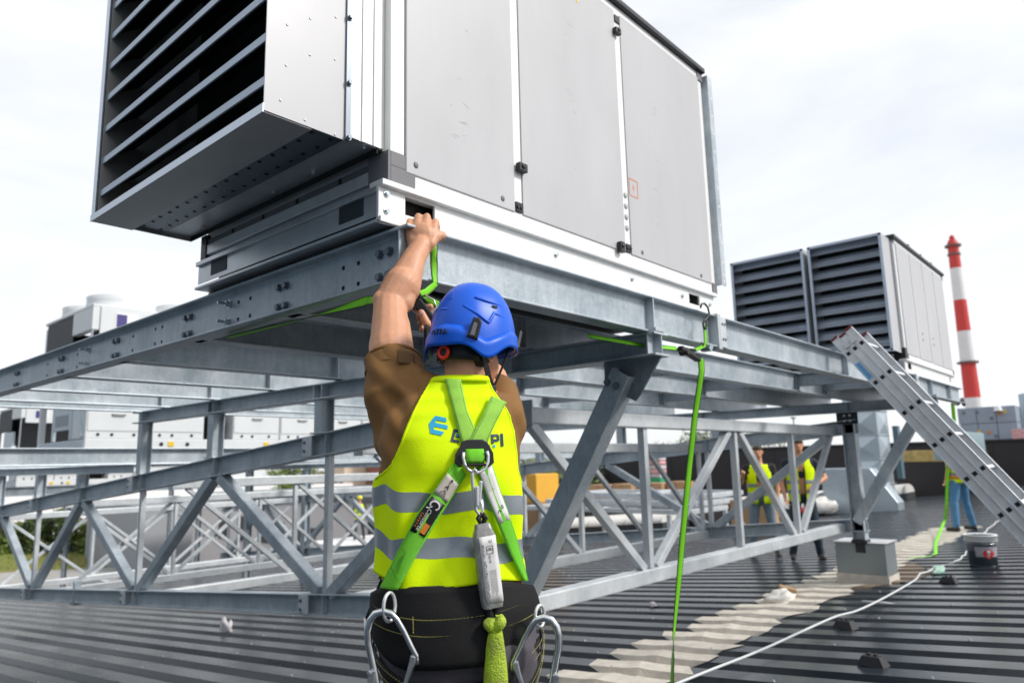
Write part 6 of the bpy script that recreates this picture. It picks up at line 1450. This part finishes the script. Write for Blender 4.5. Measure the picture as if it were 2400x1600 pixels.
for (x, y, w, d, h, m_, lb) in ((70, 98, 7, 5, 7.6, BEI, 'beige block of flats far behind the platform'), (66.5, 104.5, 5, 4.5, 6.0, mat('cream_render', (.62, .55, .46), .8), 'cream building far behind the truss left of the worker'), (74, 92.5, 5, 5, 15.5, mat('brick_red', (.26, .10, .07), .8, 0, .2, .8), 'tall brick building far behind the worker shoulder')):
    b_o = empty('far_building', (x, y, -5.6), label=lb, cat='building', group='distant buildings on the left horizon'); prt(M().b2((x, y, -5.6), (x+w, y+d, -5.6+h)), 'wall', m_, 0, b_o); prt(M().b2((x-.2, y-.2, -5.599+h), (x+w+.2, y+d+.2, -5.3+h)), 'roof', GRB, 0, b_o)
    for i in range(int(d/1.4)):
        for j in range(int(h/2.6)): q = prt(M().b2((x-.06, y+.5+i*1.4, -4.2+j*2.6), (x-.002, y+1.2+i*1.4, -2.9+j*2.6)), 'window', mat('window_frame', (.10, .10, .11)), 0, b_o)
pc = M(); pc.b2((47, 30.5, -1.), (51, 35.5, 2.35)); tag(pc.build('roof_plant_room', mat('anthracite_box', (.035, .03, .033), .5)), 'dark box shaped plant room left of the strut on the skyline', 'plant room')
pc = M(); pc.b2((60, 44, -5.2), (66, 52, 1.6)); tag(pc.build('grey_block', mat('block_grey', (.36, .38, .40), .7)), 'pale grey block behind the plant room on the skyline', 'building')
for x, y, h, lb in ((62.0, 44.8, 9.8, 'thin lamp mast on the skyline left of the strut'), (58, 26.5, 9.8, 'thin lamp mast on the skyline right of the strut'), (60, 22.3, 9.5, 'thin lamp mast beside the hanging green strap')):
    lm = empty('lamp_mast', (x, y, -5.2), label=lb, cat='lamp mast', group='lamp masts on the skyline'); M().cyl((0, 0, 0), (0, 0, h), .12, .06, 10).build('mast', GD, lm, True); M().box((0, 0, h), (.5, .3, .12)).build('lamp_head', GD, lm, bevel=.03)
# vegetation ---------------------------------------------------------
LEAF = mat('leaves', (.075, .12, .018), .6, 0, 0, 3, col2=(.03, .055, .012)); LEAF2 = mat('bright_leaves', (.16, .22, .025), .6, 0, 0, 3, col2=(.06, .10, .015)); BARK = mat('bark', (.10, .075, .055), .9)
def leaf_cloud(rad, n, size, seed, shape='ball'):
    random.seed(seed); mb = M()
    cl = [(Vector((random.gauss(0, .5)*rad[0], random.gauss(0, .5)*rad[1], random.uniform(-.8, .8)*rad[2])), random.uniform(.25, .5)) for _ in range(14)]
    for i in range(n):
        if shape == 'ball':
            c, r = random.choice(cl); p = c+Vector((random.gauss(0, 1)*r*rad[0]*.5, random.gauss(0, 1)*r*rad[1]*.5, random.gauss(0, 1)*r*rad[2]*.5))
        else: p = Vector((random.uniform(-1, 1)*rad[0], random.uniform(-1, 1)*rad[1], random.uniform(-1, 1)*rad[2]+.10*rad[2]*noise.noise(Vector((random.random()*20, 0, 0)))))
        a = Vector((random.uniform(-1, 1), random.uniform(-1, 1), random.uniform(-1, 1))).normalized()*size*random.uniform(.6, 1.3); b = a.orthogonal().normalized()*size*random.uniform(.4, .8)
        mb.add([p-a, p-b, p+a, p+b], [(0, 1, 2, 3)])
    return mb
def tree(loc, H, rad, n, size, seed, m_, label, grp, nm='tree'):
    t = empty(nm, loc, 0, label, 'tree' if nm != 'shrub' else 'shrub', grp); tr_ = M(); tr_.tube([(0, 0, 0), (.05, 0, H*.4), (0, .05, H*.7)], [.16*H/6, .11*H/6, .05*H/6], 8)
    for k in range(5): tr_.tube([(0, 0, H*(.35+.07*k)), (cos(k*2.3)*rad[0]*.5, sin(k*2.3)*rad[1]*.5, H*(.6+.06*k))], [.07*H/6, .02*H/6], 6)
    tr_.build('trunk', BARK, t, True); c = leaf_cloud(rad, n, size, seed).build('crown', m_, t); c.location = (0, 0, H-rad[2]*.95); return t
for i, (x, y, z0, H, r_, m_, lb) in enumerate(((44.5, 72, -5.2, 6.6, (2.6, 2.6, 1.6), LEAF2, 'round bright green tree left of the worker below the upper chord'), (38, 33.2, -5.2, 6.4, (2.8, 3.2, 2.2), LEAF, 'dark shrubby tree between the yellow crate and the steel strut'), (36, 27.6, -5.2, 6.3, (2.0, 2.2, 2.0), LEAF2, 'olive green tree behind the stacked packs'), (62, 37, -5.2, 8.4, (4, 4, 2.2), LEAF, 'dark tree on the skyline right of the strut'), (68, 31, -5.2, 8.8, (5, 5, 2.0), LEAF, 'broad dark tree on the skyline behind the lattice girder'), (70, 55, -5.2, 8.2, (5, 5, 2.4), LEAF, 'dark tree on the skyline just right of the main worker'), (41.0, 30.5, -5.2, 6.0, (2.4, 2.6, 2.2), LEAF, 'dark bush beside the dark hall end wall'))): tree((x, y, z0), H, r_, 2600, .16, 20+i, m_, lb, 'trees on the skyline')
for i in range(9):
    x = 15.0+i*1.35+2; y = 67.6-i*1.35-2; h_ = 2.7+.45*((i*7) % 3); t = empty('conifer', (x, y, -5.2), 0, ['clipped conifer, leftmost of the hedge row at far left', 'second clipped conifer from the left in the far hedge', 'third clipped conifer from the left in the far hedge', 'fourth clipped conifer from the left in the far hedge', 'middle clipped conifer of the far hedge row', 'fourth clipped conifer from the right in the far hedge', 'third clipped conifer from the right in the far hedge', 'second clipped conifer from the right in the far hedge', 'clipped conifer, rightmost of the far hedge row'][i], 'conifer', 'conifer hedge at far left'); M().cyl((0, 0, 0), (0, 0, h_*.5), .08, .03, 6).build('trunk', BARK, t)
    c = leaf_cloud((.85, .85, h_/2), 1500, .17, 60+i, 'box').build('crown', LEAF if i % 3 else LEAF2, t); c.location = (0, 0, h_/2+.1)
gb_ = M(); gb_.grid([[(13+i*3, 60+j*4-i*2.2, -5.19+max(0, j)*.32) for i in range(9)] for j in range(5)]); tag(gb_.build('grass_bank', mat('grass', (.15, .20, .03), .9, 0, 0, .5, col2=(.22, .17, .06)), None, True), kind='structure')
gr = M(); random.seed(3)
for i in range(5000):
    u, v = random.random()*8, random.random()*4; p = Vector((13+u*3, 60+v*4-u*2.2, -5.19+v*.32)); gr.add([p, p+Vector((.04, .02, 0)), p+Vector((random.uniform(-.1, .1), random.uniform(-.1, .1), random.uniform(.1, .3)))], [(0, 1, 2)])
tag(gr.build('grass', LEAF2), kind='stuff')
vn = empty('parked_van', (17.2, 68.5, -5.2), radians(120), 'white van parked below at the left edge', 'van')
mb = M(); pr = [(-2.6, .45), (-2.6, 2.1), (1.2, 2.15), (1.9, 1.35), (2.6, 1.15), (2.65, .45)]; n = 6; mb.add([(x, -.95, z) for x, z in pr]+[(x, .95, z) for x, z in pr], [tuple(range(n)), tuple(range(n, 2*n))]+[(i, (i+1) % n, n+(i+1) % n, n+i) for i in range(n)]); mb.build('body', mat('van_white', (.78, .78, .78), .3), vn, bevel=.08)
for sx_ in (-1.7, 1.7):
    for sy in (-.9, .9): M().cyl((sx_, sy-.1, .36), (sx_, sy+.1, .36), .36, n=18).build('wheel', BLACK, vn, bevel=.04)
for sy in (-.955, .955): mb = M(); mb.add([(.1, sy, 1.3), (1.7, sy, 1.3), (1.2, sy, 1.95), (.1, sy, 1.95)], [(0, 1, 2, 3)]); mb.build('window', WIN, vn)
# unseen block added behind the viewer to darken and blue left-facing surfaces
th_ = empty('added_shade_block', (-10, 10, -5.2), label='unseen tall dark block added behind the viewer to shade left-facing surfaces', cat='building'); prt(M().b2((-30, -40, -5.2), (-10, 70, 8.5)), 'wall', mat('shade_block_blue', (.10, .155, .21), .5), 0, th_)
